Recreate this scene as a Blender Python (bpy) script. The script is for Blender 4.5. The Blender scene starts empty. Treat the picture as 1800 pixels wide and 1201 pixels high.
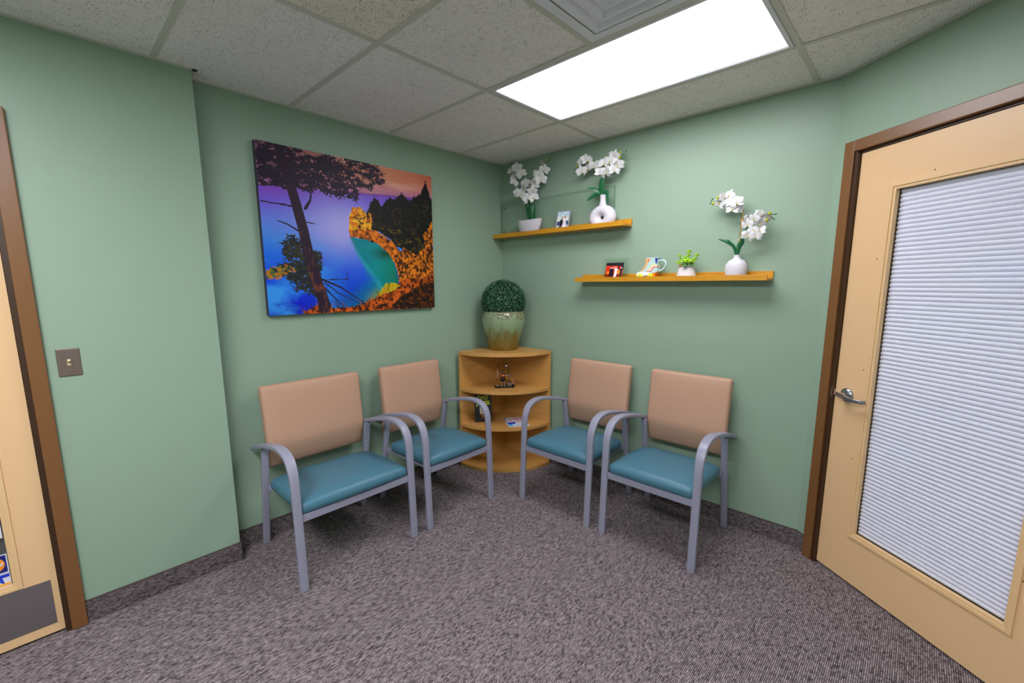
import bpy, bmesh, math, random
import numpy as np
from mathutils import Matrix, Vector, noise as mn

random.seed(7)
SC = bpy.context.scene
COL = SC.collection
PI = math.pi

# ------------------------------------------------------------------ camera
cam_d = bpy.data.cameras.new('camera')
cam = bpy.data.objects.new('camera', cam_d)
COL.objects.link(cam)
YAW, PITCH, ROLL = 0.7624, -0.1518, -0.0048
F_ = Vector((-math.sin(YAW) * math.cos(PITCH), math.cos(YAW) * math.cos(PITCH), math.sin(PITCH)))
R_ = Vector((math.cos(YAW), math.sin(YAW), 0))
U_ = R_.cross(F_)
R2 = R_ * math.cos(ROLL) + U_ * math.sin(ROLL)
U2 = -R_ * math.sin(ROLL) + U_ * math.cos(ROLL)
mw = Matrix(((R2.x, U2.x, -F_.x, 2.6084), (R2.y, U2.y, -F_.y, -2.7275), (R2.z, U2.z, -F_.z, 1.4481), (0, 0, 0, 1)))
cam.matrix_world = mw
cam_d.sensor_width = 36
cam_d.lens = 36 * 767.4957 / 1800
cam_d.shift_x = 15.7839 / 1800
cam_d.shift_y = 16.2266 / 1800
cam_d.clip_start = 0.02
SC.camera = cam

# ------------------------------------------------------------------ world, exposure, light levels
w = bpy.data.worlds.new('world'); SC.world = w
w.use_nodes = True
w.node_tree.nodes['Background'].inputs[0].default_value = (0.8, 0.85, 1, 1)
w.node_tree.nodes['Background'].inputs[1].default_value = 0.05
SC.view_settings.view_transform = 'Standard'
SC.view_settings.look = 'None'
SC.view_settings.gamma = 1
SC.view_settings.use_curve_mapping = False
SC.view_settings.exposure = 0.0
PANEL = 12.5          # emission of the ceiling light panels
PANEL_ADDED = 23.5  # stronger emission of the added, unseen panels behind the viewer
LIGHT_COL = (0.97, 0.95, 1.0)

H = 2.408            # ceiling height
JX, JY = 0.118, -2.148   # the wall that steps forward at the left
XR, TH = 2.2378, -0.667  # where the angled wall starts, and its direction

# ------------------------------------------------------------------ helpers
def thin_glass(name, tint=(0.97, 0.99, 0.98), f=0.06):
    """thin clear sheet: straight-through transmission with a weak mirror reflection"""
    m = bpy.data.materials.new(name); m.use_nodes = True; nt = m.node_tree
    nt.nodes.remove(nt.nodes['Principled BSDF']); out = nt.nodes['Material Output']
    tr = nt.nodes.new('ShaderNodeBsdfTransparent'); tr.inputs[0].default_value = (*tint, 1)
    gl = nt.nodes.new('ShaderNodeBsdfGlossy'); gl.inputs['Roughness'].default_value = 0.02
    lw = nt.nodes.new('ShaderNodeLayerWeight'); lw.inputs[0].default_value = 0.5
    pw = nt.nodes.new('ShaderNodeMath'); pw.operation = 'POWER'; pw.inputs[1].default_value = 5.0; nt.links.new(lw.outputs['Facing'], pw.inputs[0])
    fr = nt.nodes.new('ShaderNodeMath'); fr.operation = 'MULTIPLY_ADD'; fr.inputs[1].default_value = 0.7; fr.inputs[2].default_value = 0.035; nt.links.new(pw.outputs[0], fr.inputs[0])
    mx = nt.nodes.new('ShaderNodeMixShader')
    nt.links.new(fr.outputs[0], mx.inputs[0]); nt.links.new(tr.outputs[0], mx.inputs[1]); nt.links.new(gl.outputs[0], mx.inputs[2])
    nt.links.new(mx.outputs[0], out.inputs[0])
    return m

def s2l(c):
    return tuple(((v / 255) / 12.92 if v / 255 <= 0.04045 else ((v / 255 + 0.055) / 1.055) ** 2.4) for v in c)

def mat(name, col, rough=0.5, metal=0.0, spec=0.5, bump=0.0, bscale=200.0, var=0.0, vscale=5.0, trans=0.0, emis=None, coat=0.0, aniso=None):
    m = bpy.data.materials.new(name); m.use_nodes = True
    nt = m.node_tree; b = nt.nodes['Principled BSDF']
    b.inputs['Base Color'].default_value = (*col, 1)
    b.inputs['Roughness'].default_value = rough
    b.inputs['Metallic'].default_value = metal
    b.inputs['Specular IOR Level'].default_value = spec
    b.inputs['Coat Weight'].default_value = coat
    if trans:
        b.inputs['Transmission Weight'].default_value = trans
        b.inputs['IOR'].default_value = 1.45
    if emis:
        b.inputs['Emission Color'].default_value = (*emis[0], 1)
        b.inputs['Emission Strength'].default_value = emis[1]
    tc = nt.nodes.new('ShaderNodeTexCoord')
    if bump:
        n = nt.nodes.new('ShaderNodeTexNoise'); n.inputs['Scale'].default_value = bscale; n.inputs['Detail'].default_value = 3
        bp = nt.nodes.new('ShaderNodeBump'); bp.inputs['Strength'].default_value = bump; bp.inputs['Distance'].default_value = 0.002
        nt.links.new(tc.outputs['Object'], n.inputs['Vector'])
        nt.links.new(n.outputs['Fac'], bp.inputs['Height'])
        nt.links.new(bp.outputs['Normal'], b.inputs['Normal'])
    if var:
        n = nt.nodes.new('ShaderNodeTexNoise'); n.inputs['Scale'].default_value = vscale; n.inputs['Detail'].default_value = 4
        r = nt.nodes.new('ShaderNodeValToRGB')
        r.color_ramp.elements[0].position = 0.3; r.color_ramp.elements[1].position = 0.7
        r.color_ramp.elements[0].color = (*[c * (1 - var) for c in col], 1)
        r.color_ramp.elements[1].color = (*[min(1, c * (1 + var)) for c in col], 1)
        nt.links.new(tc.outputs['Object'], n.inputs['Vector'])
        nt.links.new(n.outputs['Fac'], r.inputs['Fac'])
        nt.links.new(r.outputs['Color'], b.inputs['Base Color'])
    return m

class G:
    """collects shapes into one mesh"""
    def __init__(self): self.bm = bmesh.new()
    def box(self, x0, x1, y0, y1, z0, z1, mi=0, M=None):
        if x0 > x1: x0, x1 = x1, x0
        if y0 > y1: y0, y1 = y1, y0
        vs = [self.bm.verts.new(((M @ Vector((x, y, z))) if M else (x, y, z))) for x in (x0, x1) for y in (y0, y1) for z in (z0, z1)]
        for f in ((0, 1, 3, 2), (4, 6, 7, 5), (0, 4, 5, 1), (2, 3, 7, 6), (0, 2, 6, 4), (1, 5, 7, 3)):
            fc = self.bm.faces.new([vs[i] for i in f]); fc.material_index = mi
        return self
    def prism(self, poly, z0, z1, fn=None, mi=0):
        """polygon (a,b) extruded along c; fn maps (a,b,c) to a point"""
        fn = fn or (lambda a, b, c: (a, b, c))
        n = len(poly)
        lo = [self.bm.verts.new(fn(a, b, z0)) for a, b in poly]
        hi = [self.bm.verts.new(fn(a, b, z1)) for a, b in poly]
        fs = [self.bm.faces.new(list(reversed(lo))), self.bm.faces.new(hi)]
        for i in range(n):
            fs.append(self.bm.faces.new((lo[i], lo[(i + 1) % n], hi[(i + 1) % n], hi[i])))
        for f in fs: f.material_index = mi
        return self
    def rings(self, rings, caps=True, closed=False, mi=0):
        rv = [[self.bm.verts.new(p) for p in r] for r in rings]
        n = len(rv[0]); m = len(rv)
        for i in range(m if closed else m - 1):
            a, b = rv[i], rv[(i + 1) % m]
            for j in range(n):
                f = self.bm.faces.new((a[j], a[(j + 1) % n], b[(j + 1) % n], b[j])); f.smooth = True; f.material_index = mi
        if caps and not closed:
            for r in (list(reversed(rv[0])), rv[-1]):
                f = self.bm.faces.new(r); f.material_index = mi
        return self
    def lathe(self, prof, n=32, c=(0, 0, 0), cap=True, mi=0):
        rs = [[(c[0] + r * math.cos(2 * PI * j / n), c[1] + r * math.sin(2 * PI * j / n), c[2] + z) for j in range(n)] for r, z in prof]
        return self.rings(rs, caps=cap, mi=mi)
    def tube(self, pts, r, n=8, closed=False, flat=None, side=None, mi=0, part=None):
        """round tube, or a flat rounded bar (flat = thickness, r = half width) whose wide way is `side`"""
        P = [Vector(p) for p in pts]; m = len(P)
        R = r if hasattr(r, '__len__') else [r] * m
        rings = []
        up = Vector((0, 0, 1))
        for i in range(m):
            if closed: t = P[(i + 1) % m] - P[i - 1]
            else: t = P[min(i + 1, m - 1)] - P[max(i - 1, 0)]
            t.normalize()
            if side is not None:
                a = Vector(side).normalized(); b = t.cross(a).normalized()
            else:
                a = t.cross(up)
                if a.length < 0.05: a = t.cross(Vector((1, 0, 0)))
                a.normalize()
                if i and not closed and a.dot(pa) < 0: a = -a
                pa = a
                b = t.cross(a).normalized()
            if flat is None:
                ring = [P[i] + (a * math.cos(2 * PI * j / n) + b * math.sin(2 * PI * j / n)) * R[i] for j in range(n)]
            else:
                hw, ht = R[i], flat / 2; rr = min(hw, ht) * 0.45
                ring = []
                for (sx, sy, a0) in ((1, 1, 0), (-1, 1, 90), (-1, -1, 180), (1, -1, 270)):
                    for q in (0, 30, 60, 90):
                        an = math.radians(a0 + q)
                        ring.append(P[i] + a * (sx * (hw - rr) + rr * math.cos(an)) + b * (sy * (ht - rr) + rr * math.sin(an)))
            rings.append(ring)
        if part: rings = rings[part[0]:part[1]]
        return self.rings(rings, closed=closed, mi=mi)
    def rbox(self, sx, sy, sz, r, n=(6, 3, 6), fn=None, c=(0, 0, 0), mi=0):
        """rounded cuboid with a displaceable grid"""
        hs = (sx / 2, sy / 2, sz / 2)
        ticks = []
        for h, k in zip(hs, n):
            e = [-h, -h + 0.13 * r, -h + 0.5 * r, -h + r]
            mid = [(-h + r) + (2 * (h - r)) * i / k for i in range(1, k)]
            ticks.append(e + mid + [-v for v in reversed(e)])
        V = {}
        def vert(i, j, k):
            key = (i, j, k)
            if key not in V:
                p = Vector((ticks[0][i], ticks[1][j], ticks[2][k]))
                q = Vector([max(-(h - r), min(h - r, v)) for h, v in zip(hs, p)])
                d = p - q
                if d.length > 1e-9: p = q + d.normalized() * r * min(1, max(abs(d.x), abs(d.y), abs(d.z)) / r)
                if fn: p = Vector(fn(p.x, p.y, p.z))
                V[key] = self.bm.verts.new(p + Vector(c))
            return V[key]
        N = [len(t) - 1 for t in ticks]
        def quad(a, b, c_, d):
            f = self.bm.faces.new((a, b, c_, d)); f.smooth = True; f.material_index = mi
        for i in range(N[0]):
            for j in range(N[1]):
                quad(vert(i, j, 0), vert(i, j + 1, 0), vert(i + 1, j + 1, 0), vert(i + 1, j, 0))
                quad(vert(i, j, N[2]), vert(i + 1, j, N[2]), vert(i + 1, j + 1, N[2]), vert(i, j + 1, N[2]))
        for i in range(N[0]):
            for k in range(N[2]):
                quad(vert(i, 0, k), vert(i + 1, 0, k), vert(i + 1, 0, k + 1), vert(i, 0, k + 1))
                quad(vert(i, N[1], k), vert(i, N[1], k + 1), vert(i + 1, N[1], k + 1), vert(i + 1, N[1], k))
        for j in range(N[1]):
            for k in range(N[2]):
                quad(vert(0, j, k), vert(0, j, k + 1), vert(0, j + 1, k + 1), vert(0, j + 1, k))
                quad(vert(N[0], j, k), vert(N[0], j + 1, k), vert(N[0], j + 1, k + 1), vert(N[0], j, k + 1))
        return self
    def ball(self, c, r, s=(1, 1, 1), n=12, m=8, mi=0):
        rs = []
        for i in range(m + 1):
            a = -PI / 2 + PI * i / m
            rr = max(math.cos(a), 0.02)
            rs.append([(c[0] + s[0] * r * rr * math.cos(2 * PI * j / n), c[1] + s[1] * r * rr * math.sin(2 * PI * j / n), c[2] + s[2] * r * math.sin(a)) for j in range(n)])
        return self.rings(rs, mi=mi)
    def build(self, name, mats, parent=None, bevel=0.0, smooth=False, norm=True, loc=None, rotz=None):
        if norm: bmesh.ops.recalc_face_normals(self.bm, faces=self.bm.faces)
        if bevel:
            es = [e for e in self.bm.edges if len(e.link_faces) == 2 and e.calc_face_angle(0) > 0.6]
            bmesh.ops.bevel(self.bm, geom=es, offset=bevel, segments=2, affect='EDGES', profile=0.6)
        me = bpy.data.meshes.new(name)
        self.bm.to_mesh(me); self.bm.free()
        for m_ in (mats if isinstance(mats, (list, tuple)) else [mats]): me.materials.append(m_)
        if smooth:
            for p in me.polygons: p.use_smooth = True
        if any(p.use_smooth for p in me.polygons): me.set_sharp_from_angle(angle=math.radians(48))
        return obj(name, me, parent, loc, rotz)

def obj(name, me, parent=None, loc=None, rotz=None):
    o = bpy.data.objects.new(name, me); COL.objects.link(o)
    if parent is not None: o.parent = parent
    if loc is not None: o.location = loc
    if rotz is not None: o.rotation_euler = (0, 0, rotz)
    return o

def thing(name, label, cat, loc=(0, 0, 0), rotz=0, group=None, rot=None):
    o = bpy.data.objects.new(name, None); COL.objects.link(o)
    o.empty_display_size = 0.05
    o.location = loc; o.rotation_euler = rot or (0, 0, rotz)
    o['label'] = label; o['category'] = cat
    if group: o['group'] = group
    return o

def structure(o):
    o['kind'] = 'structure'; return o

def text(name, body, size, m, parent, loc, rot=(PI / 2, 0, 0), depth=0.0004, bold=0.0, shear=0.0, align='CENTER', sx=1.0):
    cu = bpy.data.curves.new(name, 'FONT'); cu.body = body; cu.size = size; cu.extrude = depth
    cu.offset = bold; cu.shear = shear; cu.align_x = align; cu.align_y = 'CENTER'
    tmp = bpy.data.objects.new(name, cu); COL.objects.link(tmp)
    dg = bpy.context.evaluated_depsgraph_get(); dg.update()
    me = bpy.data.meshes.new_from_object(tmp.evaluated_get(dg))
    bpy.data.objects.remove(tmp)
    me.materials.clear(); me.materials.append(m)
    o = obj(name, me, parent); o.location = loc; o.rotation_euler = rot; o.scale = (sx, 1, 1)
    return o

def smooth_path(pts, k=6):
    """Catmull-Rom"""
    P = [Vector(p) for p in pts]; out = []
    for i in range(len(P) - 1):
        p0 = P[max(i - 1, 0)]; p1 = P[i]; p2 = P[i + 1]; p3 = P[min(i + 2, len(P) - 1)]
        for j in range(k):
            t = j / k
            out.append(0.5 * ((2 * p1) + (p2 - p0) * t + (2 * p0 - 5 * p1 + 4 * p2 - p3) * t * t + (3 * p1 - p0 - 3 * p2 + p3) * t ** 3))
    out.append(P[-1]); return out

# ------------------------------------------------------------------ materials of the room
def wall_mat():
    m = mat('green_paint', (0.284, 0.403, 0.306), rough=0.42, spec=0.35, bump=0.10, bscale=260)
    return m
GREEN = wall_mat()

def carpet_mat(name, ang=0.0, gain=1.0, vert=False):
    """loop-pile carpet: narrow ribs with light and dark yarn dashes; ribs run along the object's local Y"""
    m = bpy.data.materials.new(name); m.use_nodes = True
    nt = m.node_tree; N = nt.nodes; L = nt.links; b = N['Principled BSDF']
    b.inputs['Roughness'].default_value = 0.95; b.inputs['Specular IOR Level'].default_value = 0.12
    tc = N.new('ShaderNodeTexCoord')
    sep = N.new('ShaderNodeSeparateXYZ'); L.new(tc.outputs['Object'], sep.inputs[0])
    def math_(op, a, b_=None):
        n = N.new('ShaderNodeMath'); n.operation = op
        for i, v in enumerate((a, b_)):
            if v is None: continue
            if isinstance(v, (int, float)): n.inputs[i].default_value = v
            else: L.new(v, n.inputs[i])
        return n.outputs[0]
    U, V = (sep.outputs['X'], sep.outputs['Y']) if not vert else (sep.outputs['Z'], sep.outputs['X'])
    PITCH_R = 0.0064
    idx = math_('FLOOR', math_('DIVIDE', U, PITCH_R))
    fr = math_('FRACT', math_('DIVIDE', U, PITCH_R))
    wn = N.new('ShaderNodeTexWhiteNoise'); wn.noise_dimensions = '1D'; L.new(idx, wn.inputs['W'])
    off = math_('MULTIPLY', wn.outputs['Value'], 40.0)
    c1 = N.new('ShaderNodeCombineXYZ'); L.new(math_('MULTIPLY', idx, 3.7), c1.inputs[0]); L.new(math_('ADD', math_('MULTIPLY', V, 46.0), off), c1.inputs[1])
    n1 = N.new('ShaderNodeTexNoise'); n1.inputs['Scale'].default_value = 1.0; n1.inputs['Detail'].default_value = 3.0; n1.inputs['Roughness'].default_value = 0.65
    L.new(c1.outputs[0], n1.inputs['Vector'])
    # broader streaks
    c2 = N.new('ShaderNodeCombineXYZ'); L.new(math_('MULTIPLY', U, 90.0), c2.inputs[0]); L.new(math_('MULTIPLY', V, 14.0), c2.inputs[1])
    n2 = N.new('ShaderNodeTexNoise'); n2.inputs['Scale'].default_value = 1.0; n2.inputs['Detail'].default_value = 3.0
    L.new(c2.outputs[0], n2.inputs['Vector'])
    fac = math_('ADD', math_('MULTIPLY', n1.outputs['Fac'], 0.78), math_('MULTIPLY', n2.outputs['Fac'], 0.22))
    r = N.new('ShaderNodeValToRGB'); cr = r.color_ramp
    cr.elements[0].position = 0.37; cr.elements[1].position = 0.66
    D = (0.050 * gain, 0.037 * gain, 0.042 * gain); Lc = (0.66 * gain, 0.56 * gain, 0.58 * gain)
    cr.elements[0].color = (0.085 * gain, 0.065 * gain, 0.072 * gain, 1); cr.elements[1].color = (*Lc, 1)
    e = cr.elements.new(0.50); e.color = (0.34 * gain, 0.285 * gain, 0.30 * gain, 1)
    L.new(fac, r.inputs['Fac'])
    # groove between ribs
    g = math_('ABSOLUTE', math_('SUBTRACT', fr, 0.5))
    groove = math_('MULTIPLY', math_('GREATER_THAN', g, 0.29), 0.85)
    mx = N.new('ShaderNodeMix'); mx.data_type = 'RGBA'
    L.new(groove, mx.inputs['Factor']); L.new(r.outputs['Color'], mx.inputs['A']); mx.inputs['B'].default_value = (*D, 1)
    L.new(mx.outputs['Result'], b.inputs['Base Color'])
    hgt = math_('ADD', math_('SUBTRACT', 1.0, math_('MULTIPLY', g, 2.0)), math_('MULTIPLY', n1.outputs['Fac'], 0.8))
    bp = N.new('ShaderNodeBump'); bp.inputs['Strength'].default_value = 0.5; bp.inputs['Distance'].default_value = 0.003
    L.new(hgt, bp.inputs['Height']); L.new(bp.outputs['Normal'], b.inputs['Normal'])
    return m
CARPET = carpet_mat('carpet', gain=0.80)
CARPET_BASE = carpet_mat('carpet_base', vert=True, gain=0.58)
CARPET_EDGE = mat('carpet_binding', (0.085, 0.06, 0.055), rough=0.9)

def tile_mat(name, col, dots=0.5):
    m = bpy.data.materials.new(name); m.use_nodes = True
    nt = m.node_tree; N = nt.nodes; L = nt.links; b = N['Principled BSDF']
    b.inputs['Roughness'].default_value = 0.95; b.inputs['Specular IOR Level'].default_value = 0.1
    tc = N.new('ShaderNodeTexCoord')
    v = N.new('ShaderNodeTexVoronoi'); v.inputs['Scale'].default_value = 150; v.inputs['Randomness'].default_value = 1
    L.new(tc.outputs['Object'], v.inputs['Vector'])
    n = N.new('ShaderNodeTexNoise'); n.inputs['Scale'].default_value = 38; n.inputs['Detail'].default_value = 2
    L.new(tc.outputs['Object'], n.inputs['Vector'])
    th = N.new('ShaderNodeMath'); th.operation = 'MULTIPLY'; th.inputs[1].default_value = dots
    L.new(n.outputs['Fac'], th.inputs[0])
    lt = N.new('ShaderNodeMath'); lt.operation = 'LESS_THAN'; L.new(v.outputs['Distance'], lt.inputs[0]); L.new(th.outputs[0], lt.inputs[1])
    mx = N.new('ShaderNodeMix'); mx.data_type = 'RGBA'; L.new(lt.outputs[0], mx.inputs['Factor'])
    n3 = N.new('ShaderNodeTexNoise'); n3.inputs['Scale'].default_value = 3; n3.inputs['Detail'].default_value = 5
    L.new(tc.outputs['Object'], n3.inputs['Vector'])
    r = N.new('ShaderNodeValToRGB'); r.color_ramp.elements[0].color = (*[c * 0.93 for c in col], 1); r.color_ramp.elements[1].color = (*[c * 1.06 for c in col], 1)
    L.new(n3.outputs['Fac'], r.inputs['Fac']); L.new(r.outputs['Color'], mx.inputs['A'])
    mx.inputs['B'].default_value = (*[c * 0.32 for c in col], 1)
    L.new(mx.outputs['Result'], b.inputs['Base Color'])
    bp = N.new('ShaderNodeBump'); bp.inputs['Strength'].default_value = 0.5; bp.inputs['Distance'].default_value = 0.002; bp.invert = True
    L.new(lt.outputs[0], bp.inputs['Height']); L.new(bp.outputs['Normal'], b.inputs['Normal'])
    return m
TILE = tile_mat('mineral_tile', (0.90, 0.86, 0.85), 0.47)
TILE_OLD = tile_mat('mineral_tile_coarse', (0.88, 0.82, 0.73), 0.55)
TEE = mat('tee_paint', (0.62, 0.61, 0.54), rough=0.5)
WHITE_METAL = mat('white_enamel', (0.75, 0.75, 0.80), rough=0.4)
BROWN = mat('brown_frame_paint', s2l((122, 82, 46)), rough=0.32, spec=0.55, bump=0.05, bscale=60)
BROWN_SHADE = mat('brown_rebate_shade', s2l((62, 38, 20)), rough=0.4)  # frame brown darkened to put in the shade of the recessed reveal
CREAM = mat('cream_door_paint', s2l((229, 190, 144)), rough=0.35, spec=0.45, bump=0.04, bscale=50)
CREAM_TRIM = mat('cream_stop_paint', s2l((227, 190, 142)), rough=0.4)
STEEL = mat('brushed_steel', (0.42, 0.40, 0.40), rough=0.35, metal=1.0)
STEEL_DK = mat('kick_plate_steel', (0.42, 0.39, 0.40), rough=0.42, metal=1.0)
CHROME = mat('satin_chrome', (0.45, 0.47, 0.52), rough=0.22, metal=1.0)
GLASS = thin_glass('clear_glass')
SHADE = mat('pleated_shade_fabric', (0.88, 0.84, 0.99), rough=0.85, spec=0.2, bump=0.15, bscale=400)
DARK = mat('dark_void', (0.02, 0.02, 0.02), rough=0.8)
SCREW = mat('screw_head', (0.12, 0.08, 0.05), rough=0.4, metal=0.6)

# ------------------------------------------------------------------ room shell
c_, s_ = math.cos(TH), math.sin(TH)
AW = 2.0                                   # length of the angled wall
AX, AY = XR + AW * c_, AW * s_             # its far end
YB = -4.6
T = 0.12
ft = [(0, 0), (XR, 0), (AX, AY), (AX, YB), (JX, YB), (JX, JY), (0, JY)]
structure(G().prism([(-T, T), (XR + 0.05, T), (AX + T, AY + 0.1), (AX + T, YB - T), (-T, YB - T)], -0.06, 0.0).build('floor', CARPET))
HW = H + 0.09
structure(G().box(-T, 0, JY - 0.0, T, 0, HW).build('wall_left', GREEN))
# the wall that steps forward, with the opening of the left door
LD0, LD1, LDZ = -3.7862, -2.7972, 2.0390   # inner opening of the frame
structure(G().box(-T, JX, LD1 + 0.02, JY, 0, HW).box(-T, JX, LD0 - 0.02, LD1 + 0.02, LDZ + 0.02, HW)
          .box(-T, JX, YB, LD0 - 0.02, 0, HW).build('wall_left_front', GREEN))
structure(G().box(0, XR + 0.09, 0, T, 0, HW).build('wall_right', GREEN))
# angled wall: local x runs along it, local -y is the room
S0, S1, SZ = 0.1146, 1.0760, 2.0390
structure(G().box(0, S0 - 0.02, 0, T, 0, HW).box(S0 - 0.02, S1 + 0.02, 0, T, SZ + 0.02, HW).box(S1 + 0.02, AW + 0.05, 0, T, 0, HW)
          .build('wall_right_front', GREEN, loc=(XR, 0, 0), rotz=TH))
structure(G().box(AX, AX + T, YB, AY, 0, HW).build('wall_right_side', GREEN))
structure(G().box(-T, AX + T, YB - T, YB, 0, HW).build('wall_rear', GREEN))
for nm, x, y, rz, a, b in (('hallway_left', JX, 0, PI / 2, LD0, LD1), ('hallway_right', XR, 0, TH, S0, S1)):
    structure(G().box(a - 0.1, b + 0.1, 0.26 if nm == 'hallway_left' else 0.22, 0.30, 0, 2.3).build('wall_' + nm, DARK, loc=(x, y, 0), rotz=rz))

def base(name, x, y, rz, a, b, h=0.101):
    o = structure(G().box(a, b, -0.009, 0, 0, h - 0.004).build(name, CARPET_BASE, bevel=0.002, loc=(x, y, 0), rotz=rz))
    G().box(a, b, -0.0075, 0, h - 0.004, h).build('binding', CARPET_EDGE, o)
    return o
base('baseboard_left', 0, 0, PI / 2, JY, 0)
base('baseboard_left_front', JX, 0, PI / 2, LD1 + 0.05, JY + 0.009)
base('baseboard_right', 0, 0, 0, 0.01, XR + 0.006)
base('baseboard_right_front', XR, 0, TH, -0.003, S0 - 0.05)
base('baseboard_right_side', AX, 0, -PI / 2, -AY, -YB)
base('baseboard_left_step', 0, JY, PI, -JX - 0.009, 0.0)

# ------------------------------------------------------------------ suspended ceiling
CEIL = structure(G().box(-T, AX + T, YB - T, T, HW, HW + 0.06).build('ceiling', mat('ceiling_deck', (0.1, 0.1, 0.1), 0.9)))
M1 = -0.4577; TS = 0.6096; L1 = 0.9179
ys = [0, M1] + [M1 - TS * k for k in range(1, 7)] + [YB]
xs = [0, L1, L1 + 2 * TS, L1 + 4 * TS, AX]
def clip(poly):
    """keep the part of a polygon inside the angled wall"""
    def d(p): return -((p[0] - XR) * (-s_) + (p[1]) * c_)
    out = []
    for i in range(len(poly)):
        a, b = poly[i], poly[(i + 1) % len(poly)]
        da, db = d(a), d(b)
        if da >= 0: out.append(a)
        if (da >= 0) != (db >= 0):
            t = da / (da - db); out.append((a[0] + (b[0] - a[0]) * t, a[1] + (b[1] - a[1]) * t))
    return out
GAP = 0.007
for j in range(len(ys) - 1):
    y1, y0 = ys[j], ys[j + 1]
    for i in range(len(xs) - 1):
        x0, x1 = xs[i], xs[i + 1]
        if (i == 1 and j == 1) or (i in (1, 2) and j == 5): continue       # the light panels
        segs = [(x0, x1)]
        if i == 1 and j == 2: segs = [(x0, x0 + TS)]                   # then the air diffuser
        if i == 1 and j == 3: segs = [(x0, x0 + 2 * TS)]
        if i == 2 and j in (1, 2, 3, 4): segs = [(x0, x1)]
        for a, b in segs:
            p = [(a + GAP, y0 + GAP), (b - GAP, y0 + GAP), (b - GAP, y1 - GAP), (a + GAP, y1 - GAP)]
            if i == 0:
                if y1 <= JY: p = [(JX + 0.004, y0 + GAP), (b - GAP, y0 + GAP), (b - GAP, y1 - GAP), (JX + 0.004, y1 - GAP)]
                elif y0 < JY: p = [(JX + 0.004, y0 + GAP), (b - GAP, y0 + GAP), (b - GAP, y1 - GAP), (0.004, y1 - GAP), (0.004, JY + 0.004), (JX + 0.004, JY + 0.004)]
            p = clip(p)
            if len(p) < 3: continue
            old = (i == 1 and j == 3)
            dz = random.uniform(0.0, 0.0015)
            t = G().prism(p, H + 0.0030 + dz, H + 0.018).build('tile', TILE_OLD if old else TILE, CEIL, bevel=0.0015)
def bar(poly_or_box, name='tee_bar'):
    p = clip(poly_or_box)
    if len(p) >= 3: G().prism(p, H, H + 0.0028).build(name, TEE, CEIL)
hw = 0.012
for x in xs[1:-1]:
    bar([(x - hw, YB), (x + hw, YB), (x + hw, 0), (x - hw, 0)])
for k, y in enumerate(ys[1:-1]):
    for i in range(len(xs) - 1):
        x0 = xs[i] + (hw if i else (JX if y < JY else 0)); x1 = xs[i + 1] - hw
        bar([(x0, y - hw), (x1, y - hw), (x1, y + hw), (x0, y + hw)])
for xm, ya, yb in ((L1 + TS, ys[3], ys[2]),):
    bar([(xm - hw, ya + hw), (xm + hw, ya + hw), (xm + hw, yb - hw), (xm - hw, yb - hw)])
# wall angle trim under the edge of the tiles
e = 0.02
def trimbar(name, x, y, rz, a, b):
    structure(G().box(a, b, -e, 0, H - 0.0012, H + 0.0025).build(name, TEE, loc=(x, y, 0), rotz=rz))
trimbar('trim_1', 0, 0, PI / 2, JY, 0)
trimbar('trim_2', JX, 0, PI / 2, YB, JY + e)
trimbar('trim_3', 0, JY, PI, -JX - e, 0)
trimbar('trim_4', 0, 0, 0, e, XR)
trimbar('trim_5', XR, 0, TH, 0, AW)

# ------------------------------------------------------------------ ceiling lights and air diffuser
def panel_mat(name, k):
    return mat(name, (0.9, 0.9, 0.9), rough=0.5, emis=(LIGHT_COL, k))
def ceiling_light(x0, y0, label, k, nm):
    t = thing('ceiling_light', label, 'ceiling light', (x0, y0, H))
    W, D = 2 * TS, TS
    g = G(); b = 0.032
    i0 = 0.014
    for (a0, a1, c0, c1) in ((i0, W - i0, i0, b), (i0, W - i0, D - b, D - i0), (i0, b, b, D - b), (W - b, W - i0, b, D - b)):
        g.box(a0, a1, c0, c1, -0.001, 0.012)
    g.build('frame', WHITE_METAL, t, bevel=0.001)
    g = G()
    g.box(b - 0.004, W - b + 0.004, b - 0.004, D - b + 0.004, 0.060, 0.064)
    for (a0, a1, c0, c1) in ((b - 0.004, W - b + 0.004, b - 0.004, b), (b - 0.004, W - b + 0.004, D - b, D - b + 0.004), (b - 0.004, b, b, D - b), (W - b, W - b + 0.004, b, D - b)):
        g.box(a0, a1, c0, c1, 0.0, 0.060)
    g.build('housing', WHITE_METAL, t)  # closed box added to keep panel light from leaking above the tiles
    G().box(b, W - b, b, D - b, 0.004, 0.009).build('diffuser', panel_mat(nm, k), t)
    return t
ceiling_light(L1, M1 - TS, 'white glowing rectangular light panel in the ceiling, above the wall with the shelves', PANEL, 'panel_glow')
ceiling_light(L1, M1 - 5 * TS, 'added light panel in the ceiling, out of view behind the viewer, nearer the left wall', PANEL_ADDED, 'panel_glow_added')  # unseen panel added to brighten the left wall and ceiling
ceiling_light(L1 + 2 * TS, M1 - 5 * TS, 'added light panel in the ceiling, out of view behind the viewer, nearer the right side', PANEL_ADDED, 'panel_glow_added')  # second unseen panel, added to lift the door side and floor
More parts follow.
